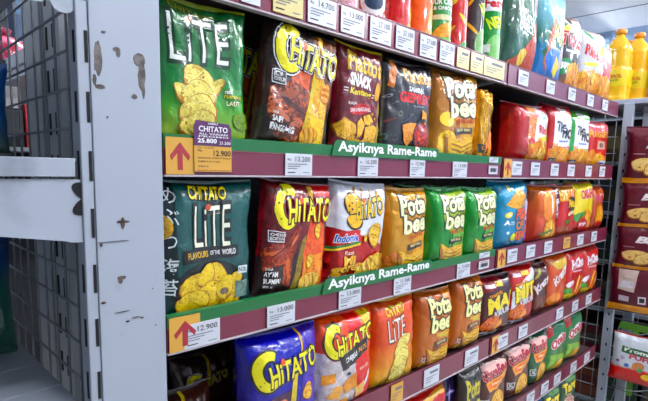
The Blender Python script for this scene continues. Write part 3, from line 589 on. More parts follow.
t_lite = b1('dark teal light crisp bag with Japanese characters down its left edge', .392, .575, Cc, 1.392, M((0, '#0a3a38'), (1, '#0c4a48')), lite_t, 11, thick=.05)
b1('maroon bag of chicken crisps beside the teal bag', .583, .768, Cc, 1.39, M((0, '#6a1420'), (1, '#6a1420')), chick, 12, thick=.062, tilt=.09)
b1('white and red bag of fried-noodle flavoured crisps', .782, .970, Cc, 1.388, M((0, '#c8c9d2'), (1, '#c8c9d2')), goreng, 13, thick=.065, tilt=.07)
pt = b1('tan ridged-crisp bag between the white bag and the green bags', .988, 1.160, Cc, 1.372, gradfoil(((0, '#a87828'), (.5, '#b5852e'), (1, '#b88434')), .26, .2), pt_tan, 14, thick=.07, tilt=.03)
dup(pt, -.01, .1, .004, 'tan ridged-crisp bag in the second row behind the front tan bag')
gp = b1('green ridged-crisp bag right of the tan bag', 1.168, 1.362, Cc, 1.372, gradfoil(((0, '#17691f'), (.6, '#147a2c'), (1, '#1c7a30')), .24, .2), pt_gr, 15, thick=.085, tilt=.03)
dup(gp, .2, .004, -.002, 'green ridged-crisp bag at the right end of the near shelf, beside the cyan bag')
dup(gp, .02, .11, .002, 'green ridged-crisp bag in the second row behind the first green bag'); dup(gp, .165, .115, .0, 'green ridged-crisp bag in the second row at the right end')

dk = b1('dark brown crisp bag slumped flat beside the white upright at bottom', .392, .53, D-.003, D+.125, M((0, '#1c1210'), (1, '#2a1814')), dark, 21, thick=.08, y=.125, wr=2)
b1('brown crisp bag with gold edge leaning in front of the slumped dark bag', .44, .548, D, D+.098, M((0, '#3a201c'), (1, '#4a2a24')), P(('#c9a024', ('#e0c040',)), (.38, 1), (.48, 1), (.36, .3), (.28, .1), (.3, .5)) + P('#5f3a30', (.5, 1), (1, 1), (1, 0), (.4, 0)) + P('#8a8488', (.0, .8), (.3, .9), (.3, .88), (.0, .76)) + P('#8a8488', (.02, .6), (.28, .76), (.28, .72), (.02, .56)), 22, thick=.05, wr=2)
b1('royal blue and purple crisp bag at the bottom left of the shelf', .545, .752, D, 1.078, gradfoil(((0, '#241a7a'), (1, '#1f1a94')), .24), purple, 23, thick=.09)
dup(dk, .10, .075, .03, 'dark crisp bag behind, between the slumped bag and the blue bag')
b1('orange, white and red cheese crisp bag with a black diagonal panel', .752, .945, D, 1.08, M((0, '#c9431c'), (1, '#c84a18')), chijeu, 24, thick=.08)
b1('plain orange light crisp bag fading to yellow at its base', .952, 1.130, D, 1.082, M((.0, '#c9a81c'), (.35, '#c87a1c'), (.55, '#c4521a'), (1, '#c4521a')), lite_o, 25, thick=.07)
po = b1('orange-brown ridged-crisp bag, left one of the pair', 1.138, 1.312, D, 1.076, gradfoil(((0, '#9a5a24'), (.6, '#a8602a'), (1, '#9c5220')), .26, .1), pt_or, 26, thick=.075, tilt=.04)
dup(po, .195, .003, .01, 'orange-brown ridged-crisp bag, right one of the pair')
dup(po, .03, .11, .006, 'orange-brown ridged-crisp bag in the second row behind the pair')

# bottom row of the near bay
b1('red pouch with a white emblem on the bottom near shelf', 1.115, 1.32, E_, .765, M((0, '#8e1420'), (1, '#a0202a')), P('#b88a3c', (0, .93), (1, 1), (1, .95), (.1, .88)) + El('#d8d0c0', .62, .6, .15, .16, 0, 8, .2) + El('#8e1420', .6, .6, .06, .05) + T('pouch'[0:0] or 'TO', .35, .35, .9, .5, '#d8c8b0', K, .08, .1, .04), 31, thick=.07, nu=18, nv=22)
b1('dark purple bag with a white spark on the bottom near shelf', 1.33, 1.44, E_, .785, M((0, '#1c1230'), (1, '#241a3c')), P('#7a70c0', (.5, .9), (.58, .74), (.8, .7), (.58, .66), (.55, .4), (.46, .66), (.2, .7), (.46, .74)) + P('#d8d8f0', (.5, .84), (.54, .72), (.7, .7), (.54, .68), (.52, .5), (.48, .68), (.3, .7), (.48, .72)), 32, thick=.06, nu=18, nv=22, y=.07)
b1('black bag with pale yellow lettering at the right end of the bottom near shelf', 1.40, 1.522, E_, .775, M((0, '#221c18'), (1, '#2a2420')), potabee(.15, .35, .95, .9, '#b5a848', '#14100c'), 33, thick=.05, nu=18, nv=22, y=.02)
b1('brown pouch with pale lettering at the frame bottom below the orange bag', .9, 1.09, E_, .76, M((0, '#4a1c18'), (1, '#5a2420')), T('KUSUKA', .1, .6, .9, .75, '#d0a060', K, .08), 34, thick=.06, nu=18, nv=22)

# ------------------------------------------------------------------ far bay
def b2(lb, x0, x1, z0, z1, base, art, seed, **kw):
    x0 *= .985; x1 *= .983
    kw.setdefault('y', .054); kw.setdefault('yaw', -.1); kw.setdefault('nu', 18); kw.setdefault('nv', 24); kw.setdefault('thick', .085)
    return bag('snack_bag', lb, 'snack bag', FG, x0, x1, z0, z1, kw.pop('y'), base, art, seed=seed, **kw)
def fries(u0, v0, u1, v1, n=16, seed=1, cs=('#d98a2a', '#e6a845', '#b8661c', '#efc070')):
    rd = random.Random(seed); a = P(FRY, (u0, v0), (u1, v0), (u1, v0+(v1-v0)*.7), ((u0+u1)/2, v1), (u0, v0+(v1-v0)*.8))
    for i in range(n):
        u = rd.uniform(u0, u1); v = rd.uniform(v0, v0+(v1-v0)*.75); an = rd.uniform(.6, 2.6); l = (v1-v0)*rd.uniform(.25, .45); w = .022
        dx, dz = math.cos(an)*l, math.sin(an)*l; a += P(cs[i % 4], (u-w, v), (u+w, v), (min(u1, max(u0, u+dx))+w, v+dz), (min(u1, max(u0, u+dx))-w, v+dz))
    return a
b2('red family bag of fried sticks with a white front, leftmost on the far upper shelf', 1.70, 1.965, B, 1.668, M((0, '#8e0f20'), (1, '#a0142a')),
   P('#d0d0d8', (.34, .25), (.96, .25), (.96, .85), (.6, .98), (.34, .9)) + P(('#c96a3a', ('#d8a070', '#a84a30')), (.34, .2), (.5, .2), (.56, .98), (.34, .98)) + T('Oishi', .42, .78, .64, .86, '#c02a50', '#e8e0e8', .05, 0, .04) + El('#1c7a44', .76, .82, .11, .05) + P('#c9b41c', (.88, .6), (.97, .7), (.97, .4), (.86, .45)) + T('Rin-', .62, .52, .96, .64, '#b01428', '#e8d8d8', .05, -.03, .05) + P('#c9c41c', (.6, .44), (.96, .5), (.96, .42), (.66, .38)) + fries(.36, .05, .97, .4, 18, 3) + El('#b0203c', .44, .38, .07, .05) + El(('#c96a3a', ('#b0502c',)), .43, .22, .07, .06), 41, thick=.13, y=.07)
def ticc(c2, c3): return P('#d3d3dc', (.2, .2), (.96, .2), (.96, .86), (.2, .84)) + P(c2, (.0, .84), (1, .86), (1, 1), (0, 1)) + El('#d8d8e0', .55, .93, .22, .03) + T('TIC', .28, .56, .66, .7, K, None, 0, -.1, .06) + T('TIC', .48, .47, .92, .62, K, None, 0, -.1, .06) + Q('#6a7ab0', .4, .40, .8, .425) + Q(c2, .25, .31, .95, .325) + fries(.1, .03, .97, .34, 20, 5, ('#d8782c', '#e69a45', '#b8561c', '#efb060')) + Q('#2a2c34', .12, .06, .4, .14) + T('NEW', .16, .08, .36, .12, '#e0e0e0')
b2('white and red stick-snack bag left of its white and green twin', 1.985, 2.20, B, 1.69, M((0, '#9a1424'), (1, '#9a1424')), ticc('#a81c34', 0), 42)
b2('white and green stick-snack bag right of its red twin', 2.212, 2.42, B, 1.69, M((0, '#1c7a34'), (1, '#2c8a3c')), ticc('#4a9a2c', 0), 43)
b2('red puff bag at the right end of the far upper shelf', 2.432, 2.68, B, 1.665, M((0, '#a8141f'), (1, '#b0182a')), P(('#c03a48', ('#d86a70',)), (.1, .88), (.9, .86), (.9, .98), (.1, .98)) + T('FUNGGET', .1, .66, .9, .78, '#c98a2c', '#5a1c10', .07, .05, .05) + Q('#b09080', .45, .4, .8, .58) + El('#5a2c1c', .62, .49, .1, .05) + fries(.1, .03, .9, .32, 10, 7) + El(('#c9803c', ('#b0662c',)), .25, .3, .14, .1) + Q('#d8d8e8', .6, .06, .92, .16) + Q('#2a4a9a', .64, .09, .88, .12), 44)
b2('dark bag in the shadow behind the red family bag', 1.56, 1.70, B, 1.64, M((0, '#3a1418'), (1, '#4a1c1c')), [], 45, thick=.06, y=.16)

b2('cyan prawn-snack bag leftmost on the far middle shelf', 1.60, 1.815, Cc, 1.392, M((0, '#0a6e92'), (1, '#1586aa')), El('#e0a83c', .35, .9, .06, .05, .5) + [('P', ('#c98a2c', ('#e0aa4a', '#b07020')), ((.18, .66), (.4, .78), (.55, .88), (.72, .9), (.85, .82), (.86, .66), (.7, .6), (.4, .62)))] + El('#d8c03c', .3, .52, .1, .04, .2) + El('#e8e8a8', .3, .52, .05, .02, .2) + T('A', .2, .385, .33, .44, '#e0e8f0', None, 0, 0, .06) + Q('#d0e0ea', .36, .41, .52, .425) + Q('#d0e0ea', .36, .385, .54, .395) + El('#a8b82c', .5, .2, .11, .06) + El('#d8d83c', .5, .2, .07, .035) + El('#c8d8e0', .3, .27, .035, .022) + T('FISH', .58, .45, .97, .6, '#d8602c', '#0d3a50', .08, 0, .05) + T('OF', .6, .3, .85, .42, '#b8704a', '#0d3a50', .08, 0, .05) + T('SEA', .6, .15, .95, .27, '#c9603c', '#0d3a50', .08, 0, .05) + T('www', .3, .1, .5, .13, '#a8d8e8'), 51, thick=.1)
b2('pink and lilac snack bag squeezed behind the cyan bag', 1.79, 1.935, Cc, 1.355, M((0, '#8a3c5a'), (1, '#5a1c28')), Q(('#a8a8c8', ('#d0c8e0', '#705a78')), .15, .45, .9, .85) + El(('#c06a58', ('#a84a4a',)), .6, .3, .3, .12) + P(('#6a4a8a', ('#9a7ab0',)), (.1, .05), (.9, .1), (.9, .25), (.1, .2)), 52, thick=.06, y=.085)
b2('orange and red cheese-stick bag with vertical pale lettering', 1.925, 2.135, Cc, 1.375, M((0, '#8e1418'), (.35, '#b04818'), (1, '#c06a1c')), P('#3c1020', (.66, 1), (.98, 1), (.98, .2), (.86, .3), (.8, .7)) + El('#e09a3c', .45, .65, .24, .26, .3) + El('#d07c20', .42, .62, .2, .22, .3) + P('#e8dcd0', (.52, .85), (.56, .85), (.66, .55), (.6, .5)) + T('F\nR', .74, .68, .92, .92, '#c8c8e0', None, 0, .2, .05) + T('I\nT', .8, .42, .95, .66, '#c8c8e0', None, 0, .2, .05) + fries(.35, .08, .8, .42, 10, 9, ('#e0b23c', '#e8c860', '#c98a2c', '#f0d890')) + P('#3c6a1c', (.2, .18), (.7, .24), (.7, .2), (.2, .13)), 53, thick=.09)
b2('red and gold corn-snack bag left of the bright yellow bag', 2.145, 2.325, Cc, 1.372, M((0, '#8a1a18'), (.4, '#a81420'), (.7, '#a81420'), (1, '#b8822c')), fries(.1, .72, .6, .98, 10, 4) + El('#1c120c', .68, .66, .26, .14) + T('Fitto', .46, .6, .9, .74, '#d8b43c', None, 0, .05, .05) + El('#d8c8b0', .66, .48, .2, .04, .2) + El(('#7a3018', ('#9a4a28',)), .4, .15, .35, .12) + El('#3c7a2c', .5, .33, .2, .04), 54)
b2('bright yellow snack bag with a red logo on the far middle shelf', 2.335, 2.545, Cc, 1.385, M((0, '#8e1820'), (.3, '#a8301c'), (.42, '#c9b41c'), (1, '#cdbc12')), T('OiSHi', .3, .72, .96, .88, '#a81c3c', '#e8c8d0', .07, .08, .05) + El('#3c7a34', .3, .38, .3, .05, .2) + El('#3c7a34', .2, .3, .15, .05, -.2) + fries(.55, .14, .9, .5, 8, 12) + El('#a0141f', .45, .2, .24, .12) + T('Kriya', .3, .16, .62, .24, '#e0c8d0', None, 0, .1, .04), 55)
b2('orange-brown snack bag at the right end of the far middle shelf', 2.555, 2.71, Cc, 1.365, M((0, '#8a3418'), (1, '#a8501c')), T('OiSHi', .2, .7, .95, .84, '#b03a4c', '#e0b8c0', .07, .08, .05) + fries(.3, .2, .9, .6, 10, 14) + El('#a81c2c', .6, .16, .25, .08), 56)

def maic(t, bc, c2): return P(c2, (.05, .75), (.7, .9), (.7, 1), (0, 1)) + Q('#c9b21c', .42, .85, .68, .93) + Q('#d0c8cc', .12, .84, .4, .9) + T('maicih', .2, .7, .62, .76, '#c98a3c', None, 0, .12, .04) + T(t, .2, .46, .98, .7, '#d8c41c', K, .09, .14, .05) + T('KRIUK', .38, .37, .95, .46, '#c8c8d0', K, .07, .14, .04) + El(('#b0501c', ('#d8782c', '#7a2c12')), .3, .25, .26, .12, .3) + P('#d8902c', (.35, .12), (.7, .2), (.6, .3)) + T('Cikruh', .05, .06, .55, .13, '#d0d0d4', K, .06, .1, .04)
b2('dark spicy-chip pouch with yellow letters, right of the orange-brown bags', 1.545, 1.745, D, 1.062, M((0, '#3a1410'), (.5, '#44141a'), (1, '#241214')), maic('MAI', 0, '#7a1c28'), 61)
b2('red and white spicy-chip pouch with yellow letters beside the dark pouch', 1.755, 1.945, D, 1.075, M((0, '#8a2418'), (1, '#b0141f')), P('#d0d0d4', (.1, .6), (.5, .78), (.98, .98), (.98, .75), (.5, .5), (.1, .3)) + maic('MIT', 0, '#b0141f'), 62)
b2('brown pouch with tall white lettering on the far fourth shelf', 1.955, 2.09, D, 1.06, M((0, '#5a2418'), (1, '#4a1c1c')), El('#3c1414', .55, .62, .4, .25) + T('Krazy', .1, .52, .95, .72, '#d0c8cc', None, 0, .5, .05) + El('#8a8a3c', .3, .85, .25, .04, .6), 63)
b2('orange pouch with white diagonal lettering on the far fourth shelf', 2.10, 2.29, D, 1.08, M((0, '#b0481c'), (1, '#b8541c')), P('#b89a2c', (.1, .9), (.9, .95), (.9, .8), (.4, .75)) + T('Krazy', .25, .52, .95, .74, '#dcd4d8', '#8a2c1c', .07, .6, .05) + El(('#c9702c', ('#d88a3c',)), .4, .2, .3, .12), 64)
fr = T('FriCho', .25, .66, .9, .84, '#d8d4dc', None, 0, .12, .05) + Q('#c8a8b0', .3, .58, .85, .61) + P(('#c9862c', ('#e0a84a',)), (.5, .1), (.6, .1), (.8, .48), (.72, .5)) + P('#d89a3c', (.65, .1), (.72, .1), (.95, .44), (.9, .46)) + El('#d8d0d4', .25, .36, .16, .06, .3) + El('#3c8a34', .2, .22, .2, .06) + El('#c9b82c', .3, .1, .3, .07)
rb = b2('red prawn-cracker bag, left one of two at the far end', 2.30, 2.50, D, 1.083, M((0, '#a0141c'), (1, '#a8121e')), fr, 65)
dup(rb, .204, 0, -.004, 'red prawn-cracker bag, right one of two at the far end')

def qum(c1): return El('#e0b0a8', .5, .86, .45, .08) + T('QumBee', .12, .66, .95, .86, '#9a2438', '#e0c0c0', .07, .14, .05) + P('#d8902c', (.2, .62), (.75, .68), (.92, .76), (.9, .6), (.62, .46), (.3, .46)) + P('#c9601c', (.28, .59), (.75, .65), (.8, .58), (.6, .5), (.33, .5)) + T('keju', .42, .54, .7, .6, '#e0c090', None, 0, .1, .04) + chip(.62, .24, .26, .7, ('#d8a83c', ('#c08a28',)), 3, .7, 1.1, 3) + Q('#b8b8b8', .1, .24, .3, .36) + Q(c1, .12, .255, .28, .345) + T('XL', .14, .27, .26, .33, '#d8d8d8', None, 0, 0, .03)
qb = b2('brown cassava-crisp bag with pink lettering, leftmost on the lowest far shelf', 1.56, 1.755, E_, .772, M((0, '#4a2420'), (1, '#3c1c1c')), qum('#3a2018'), 71)
dup(qb, .203, .0, .004, 'brown cassava-crisp bag with pink lettering, between its twin and the green one')
b2('dark green cassava-crisp bag with pink lettering', 1.975, 2.14, E_, .772, M((0, '#1c4a2c'), (1, '#14402c')), qum('#14402c'), 72)
qt = P('#a01c24', (.0, .85), (.35, 1), (.3, .8), (.05, .7)) + El('#d0c8cc', .55, .64, .38, .1, .3) + T('Qtela', .2, .55, .92, .74, '#a02438', '#e0d8d8', .07, .3, .05) + P(('#5a8a2c', ('#7aa03c',)), (.1, .0), (.9, .0), (.9, .35), (.2, .4)) + El(('#d8a85c', ('#c98a3c',)), .6, .14, .3, .08, .3)
q1 = b2('bright green tempe-crisp bag with red and white logo beside the dark green bag', 2.15, 2.345, E_, .78, M((0, '#2c6a28'), (1, '#145a34')), qt, 73)
dup(q1, .203, 0, .004, 'bright green tempe-crisp bag nearest the far post')
b2('small dark red bag peeking out above the green bags near the far post', 2.50, 2.69, E_, .79, M((0, '#5a7a1c'), (1, '#8e1424')), T('Yeast'[0:0] or 'Yuca', .2, .82, .9, .92, '#d8d0d0', None, 0, .1, .04) + T('PLUS', .3, .62, .95, .76, '#b8b82c', None, 0, .1, .05), 74, y=.15, thick=.06)
F0 = .195+SH
ta = lambda c: T('Taro', .15, .66, .9, .86, '#d8c02c', '#14301c', .08, .15, .05) + El(('#8a2c28', ('#b07a6a', '#d0c8c0')), .5, .35, .35, .22) + El('#5a8a4a', .6, .9, .3, .04) + Q('#d0c8c8', .3, .58, .6, .6)
b2('blue puff bag on the lowest shelf at the frame bottom', 1.96, 2.15, F0, .462, M((0, '#1c3c7a'), (1, '#24569a')), ta(0), 81)
t1 = b2('dark green puff bag with yellow lettering beside the blue one', 2.16, 2.345, F0, .475, M((0, '#1c3c24'), (1, '#1c4a34')), ta(0), 82)
dup(t1, .2, 0, .006, 'dark green puff bag with yellow lettering next to the far post')

# ------------------------------------------------------------------ top shelf: canisters, then large bags
def can(x, lb, base, art, h=.235, r=.037, y=.055, lid='#c8c8cc'):
    e = empty('crisp_canister', (x, y, A), lb, 'canister', 'canisters on the top shelf')
    b = MB(); b.lathe([(r*.97, 0), (r, .002), (r, .006), (r*.985, .008), (r*.985, h-.012), (r, h-.010), (r, h-.006)], (0, 0, 0), 36); 
    body = b.build('tube', base, e, True); mats = [base]; 
    b = MB(); b.lathe([(r*1.03, h-.008), (r*1.04, h-.004), (r*1.04, h), (r*.96, h+.002)], (0, 0, 0), 36); b.build('lid', plain('lid '+lid, lid, .3), e, True)
    # wrapped print: u across the visible half facing the aisle
    V = []; Fc = []; Mi = []; ms = []; key = {}
    for li, el in enumerate(art):
        if el[0] == 'P': vs, fs, c = [(p[0], p[1]) for p in el[2]], [tuple(range(len(el[2])))], el[1]
        else:
            _, s, u0, v0, u1, v1, c, rot, bd, sh = el; tv, fs = text2d(s, bd); vs = []
            for (a, b_) in tv:
                X, Z = (a-.5)*(u1-u0)*2*r, (b_-.5)*(v1-v0)*h; vs.append(((u0+u1)/2+(X*math.cos(rot)-Z*math.sin(rot))/(2*r), (v0+v1)/2+(X*math.sin(rot)+Z*math.cos(rot))/h))
        bm = bmesh.new(); bv = [bm.verts.new((a, b_, 0)) for a, b_ in vs]
        for f in fs:
            try: bm.faces.new([bv[i] for i in f])
            except ValueError: pass
        bm.normal_update()
        if el[0] == 'P': bmesh.ops.triangulate(bm, faces=bm.faces[:], ngon_method='EAR_CLIP')
        for i in range(21):
            bmesh.ops.bisect_plane(bm, geom=bm.verts[:]+bm.edges[:]+bm.faces[:], plane_co=(i/20, 0, 0), plane_no=(1, 0, 0), clear_inner=i == 0, clear_outer=i == 20)
        bm.verts.index_update(); k = len(V); m = cmat(c)
        if m.name not in key: ms.append(m); key[m.name] = len(ms)-1
        for v in bm.verts:
            a = -PI/2 + (v.co.x-.5)*PI*1.0 - .55; rr = r*.985+.0004+.0001*li; V.append((rr*math.cos(a), rr*math.sin(a), v.co.y*h))
        for f in bm.faces: Fc.append([k+q.index for q in f.verts]); Mi.append(key[m.name])
        bm.free()
    if art:
        me = bpy.data.meshes.new('wrapper_print'); me.from_pydata(V, [], Fc); me.polygons.foreach_set('material_index', Mi); me.update(); link('wrapper_print', me, ms, e, True)
    return e
ZW = '#dcdce0'
def cx_(px, py): return px2x(px, py, .03)
cans = [
 (342, 6, 'red canister with white and pink label, leftmost in the top row', '#a0182c', Q(('#d0a8b4', ('#b86a7c', '#e0d0d4')), .1, .05, .9, .4) + Q('#e0d8dc', .2, .4, .8, .6)),
 (370, 8, 'red canister with a moustached-face style emblem and white name', '#a8141f', El('#e0e0e4', .5, .24, .3, .13) + El('#2a3a50', .5, .26, .22, .1) + T('PRINGLES', .08, .06, .92, .135, '#e4e4e8', None, 0, 0, .05)),
 (396, 16, 'plain red canister showing crisps near its base', '#b01828', chip(.75, .1, .2, .5, CHIP, 1, .7, .4, 0) + chip(.85, .28, .2, .9, CHIP, 2, .7, .4, 0) + Q('#c0606c', .1, .12, .4, .15)),
 (418, 20, 'orange canister in the top row', '#d8642c', P(('#e08a4c', ('#e6a060',)), (.5, .0), (1, .1), (1, .6), (.7, .4)) + Q('#e6a070', .0, .0, .15, .8)),
 (438, 20, 'green canister with white lettering, right of the orange one', '#2c7a3a', T('SOUR CREAM', .1, .5, .9, .56, '#e0e8e0', None, 0, 0, .03) + T('& ONION', .25, .44, .75, .48, '#e0e8e0', None, 0, 0, .03) + El('#c9c8a0', .5, .36, .4, .03) + chip(.5, .2, .35, .3, ('#c98a3c', ('#d8a050',)), 3, .7, .35, 0) + El('#5aa03c', .5, .08, .5, .06)),
 (454, 26, 'red canister with falling crisps, right of the green one', '#b0202c', El('#d8a03c', .35, .62, .1, .03, .5) + El('#e0b04c', .6, .42, .16, .03, -.5) + El('#d8a03c', .3, .3, .1, .02, .5) + El('#3c8a4c', .8, .08, .3, .1)),
 (471, 30, 'dark brown canister with a falling crisp, in the top row', '#2c2424', El('#d8a83c', .35, .4, .2, .025, -.5) + El('#c9a03c', .3, .7, .1, .025, .6) + T('NEW', .6, .55, .98, .7, '#b8c82c', None, 0, .4, .05) + El('#7aa06a', .75, .2, .3, .2) + El('#8a5a2c', .3, .1, .1, .05)),
 (488, 36, 'green and white canister, rightmost in the top row', '#1c7a34', Q('#dcdce0', 0, .7, 1, 1) + T('Festa', .2, .75, .9, .85, '#b0243c', None, 0, 0, .05) + T('NEW', .3, .5, .9, .63, '#c8d82c', None, 0, .3, .05) + El('#7ab06a', .6, .25, .3, .16) + Q('#dce4dc', .1, .18, .4, .28) + Q('#e0e4e0', .1, .0, .9, .06))]
xs = []
for px, py, lb, c, a in cans:
    can(px2x(px, py, .055), lb, foil(c), a, r=.037)
can(px2x(342, 6, .055)-.095, 'yellow and red canister cut by the top frame edge', foil('#c9a02c'), Q('#a81c2c', 0, .1, 1, .35))

gs = bag('snack_bag', 'large dark green barbecue chip bag standing on the top far shelf', 'snack bag', FG, 1.545, 1.79, A, 2.11, .06, M((0, '#0d4a30'), (1, '#0c5236')),
    Q('#0f3c2c', 0, 0, .22, 1) + T('POTATO', .3, .475, .78, .545, '#e0e4e0', None, 0, -.2, .04) + T('BARBECUE', .28, .39, .86, .455, '#e0e4e0', None, 0, -.2, .04) + P(('#9a3c24', ('#b8502c', '#6a2818')), (.15, .1), (.5, .2), (.72, .34), (.9, .5), (.98, .5), (.98, .06), (.3, .03)) + P('#8ab0a0', (.7, .9), (.95, .95), (.98, .62), (.8, .5)) + El('#b08a88', .88, .66, .1, .12, .3) + chip(.5, .16, .13, .5, ('#c9a83c', ('#d8bc54',)), 1, .7, .8, 4) + T('rasa', .36, .555, .58, .58, '#d8dcd8'), seed=91, thick=.10, wr=.6, nu=20, nv=26)
bag('snack_bag', 'large teal and blue chip bag with yellow lettering on the top far shelf', 'snack bag', FG, 1.80, 2.03, A, 2.10, .055, M((0, '#1c5aa0'), (.3, '#2c6a9a'), (.45, '#0f5a44'), (.7, '#6a9aa8'), (1, '#7aa8b8')),
    P('#0c4a34', (.1, .3), (.5, .5), (.6, .4), (.7, .2), (.2, .2)) + T('PIATTO', .35, .44, 1.0, .58, '#d0c43c', '#5a7a5a', .07, -.15, .05) + P(('#8a4a34', ('#a05c3c',)), (.15, .2), (.35, .6), (.5, .66), (.4, .35), (.3, .1)) + T('SEAWEED', .3, .33, .8, .38, '#d8e0e0', None, 0, -.15, .03) + El('#2c6ac0', .55, .24, .35, .12) + P('#c9b83c', (.5, .14), (.62, .3), (.78, .22), (.68, .08)) + El('#b0a0a8', .85, .3, .1, .12), seed=92, thick=.09, wr=.6, nu=20, nv=26)
b2('black, white and red twisted-snack bag on the top far shelf', 2.045, 2.235, A, 2.035, M((0, '#7a4a28'), (.3, '#2c2428'), (1, '#241f24')), P('#c9b41c', (.1, .82), (.5, .9), (.5, .78), (.1, .72)) + P('#d0d0d8', (.4, 1), (.9, .95), (.9, .5), (.6, .5)) + T('Twisko', .05, .58, .95, .74, '#b01c34', '#e0e0e4', .07, -.08, .05) + Q('#d0d0d4', .2, .50, .6, .53) + P('#1c6a3c', (.05, .2), (.5, .24), (.5, .44), (.05, .4)) + T('JUMBO', .1, .28, .45, .36, '#e0e8e0', None, 0, 0, .05) + fries(.3, .02, .95, .4, 12, 21), 93)
b2('white family bag of fried sticks with red lettering on the top far shelf', 2.245, 2.50, A, 2.03, M((0, '#b06a28'), (.35, '#b8b8c0'), (1, '#c8c8d0')), El('#3c8a5a', .3, .88, .2, .04, -.3) + P('#d0c42c', (.7, .7), (.85, .86), (.9, .6), (.7, .55)) + T('Rin-bee', .15, .56, .9, .70, '#a8142c', '#e4e0e4', .05, -.1, .05) + P('#c8c01c', (.12, .46), (.6, .52), (.6, .46), (.2, .42)) + P(('#b0b0b4', ('#c8c8cc',)), (.1, .42), (.6, .45), (.5, .3), (.1, .3)) + fries(.02, .0, .97, .4, 26, 22), 94, thick=.11)
b2('white and red snack bag behind at the far end of the top shelf', 2.51, 2.66, A, 2.0, M((0, '#a86a3c'), (.5, '#a8243c'), (1, '#c8c8d0')), fries(.1, .1, .9, .5, 14, 23), 95, thick=.07)

# ------------------------------------------------------------------ far end: post, wire grid, hanging pouches
e = empty('gondola_upright', (2.80, .01, 0), 'white slotted post at the far end of the shelves', 'shelf upright')
b = MB(); b.box((2.85, -.022, 0), (2.885, .02, 1.778), 0, .002); loc(b.build('slotted_post', WHITE, e), (2.80, .01, 0))
for k in range(0, 17): b = MB(); b.box((2.849, -.008, 1.6-.083*k), (2.8505, -.001, 1.615-.083*k)); loc(b.build('slot', SLOT, e), (2.80, .01, 0))
def grid(name, label, x, ys, z0, z1, pitch, r=.0022, cat='wire grid', zs=None):
    e = empty(name, (x, sum((ys[0], ys[-1]))/2, z0), label, cat); L0 = (x, sum((ys[0], ys[-1]))/2, z0)
    b = MB(); 
    for y in ys: b.tube([(x, y, z0), (x, y, z1)], r, 6)
    loc(b.build('upright_wires', WIRE, e, True), L0)
    b = MB()
    for z in zs: b.tube([(x-.004, ys[0]-.01, z), (x-.004, ys[-1]+.01, z)], r*1.05, 6)
    loc(b.build('cross_wires', WIRE, e, True), L0)
    return e
grid('wire_grid', 'wire grid panel beside the far post', 2.862, [.05+.056*i for i in range(8)], 0, 1.74, .08, zs=[.12+.083*i for i in range(20)])
grid('wire_grid', 'grey wire grid closing the end bay at left', .2555, [.06+.0560*i for i in range(15)], 0, 2.3, .056, .0021, zs=[1.637-.0555*i for i in range(-11, 0)]+[1.637, 1.581, 1.527, 1.470, 1.415, 1.36, 1.305, 1.249, 1.196, 1.138, 1.079, 1.02])
# perpendicular rack behind the post with hanging wafer pouches
e = empty('wire_rack', (2.9, -.2, 0), 'wire side rack sticking out past the far post', 'wire rack')
b = MB()
for y in (-.0, -.12, -.24, -.36): b.tube([(2.93, y, .1), (2.93, y, 1.74)], .003, 6)
for i in range(22): b.tube([(2.926, .03, .12+.077*i), (2.926, -.38, .12+.077*i)], .0028, 6)
loc(b.build('rack_grid', WIRE, e, True), (2.9, -.2, 0))
b = MB()
for z in (.66, .56, .46, .36, .27): b.tube([(2.92, -.05, z), (2.83, -.06, z-.035), (2.83, -.16, z-.035), (2.92, -.3, z)], .0028, 6)
loc(b.build('wire_brackets', WIRE, e, True), (2.9, -.2, 0))
b = MB(); b.box((2.945, -.09, 0), (2.985, -.045, 1.77), 0, .002); loc(b.build('post', WHITE, e), (2.9, -.2, 0))
def wafer(label, z0, z1, art, x=2.87, y=-.172):
    o = bag('wafer_pouch', label, 'snack bag', 'maroon wafer pouches hung past the far post', -.16, .16, z0, z1, 0, M((0, '#4a1220'), (1, '#551826')), art, thick=.05, seed=int(z0*100), nu=20, nv=20)
    o.location = (x-.055, y, z0); o.rotation_euler = (0, 0, -PI/2+.1); return o
wf = P('#d89420', (0, 0), (1, 0), (1, .09), (0, .09)) + T('Bays', .32, .58, .84, .76, '#e0dce0', None, 0, .0, .05, .3) + chip(.3, .34, .2, .3, ('#d8b878', ('#e0c88c', '#c9a05c')), 1, .5, 1.1, 0) + chip(.52, .3, .26, .6, ('#d8b878', ('#e0c88c', '#c9a05c')), 2, .4, 1.1, 0) + Q('#a88898', .12, .5, .3, .515)
wafer('maroon wafer pouch with white script name, topmost of the hanging column', 1.385, 1.655, wf)
wafer('maroon wafer pouch second from the top of the hanging column', 1.165, 1.39, wf, 2.876)
wafer('maroon wafer pouch third from the top, showing two tan wafers', .955, 1.18, wf, 2.882, -.165)
wafer('maroon pouch turned back to front with a white label, lowest of the column', .735, .965, P('#d89420', (0, 0), (1, 0), (1, .16), (0, .16)) + P('#b8a8a0', (.14, .5), (.4, .46), (.44, .95), (.14, .95)) + Q('#c8c4cc', .16, .55, .38, .7) + Q('#b0a8b0', .16, .24, .32, .36) + Q('#c8c4cc', .46, .22, .58, .38) + Q('#2a2028', .48, .25, .56, .35) + Q('#b87818', .2, .07, .5, .09), 2.886, -.155)
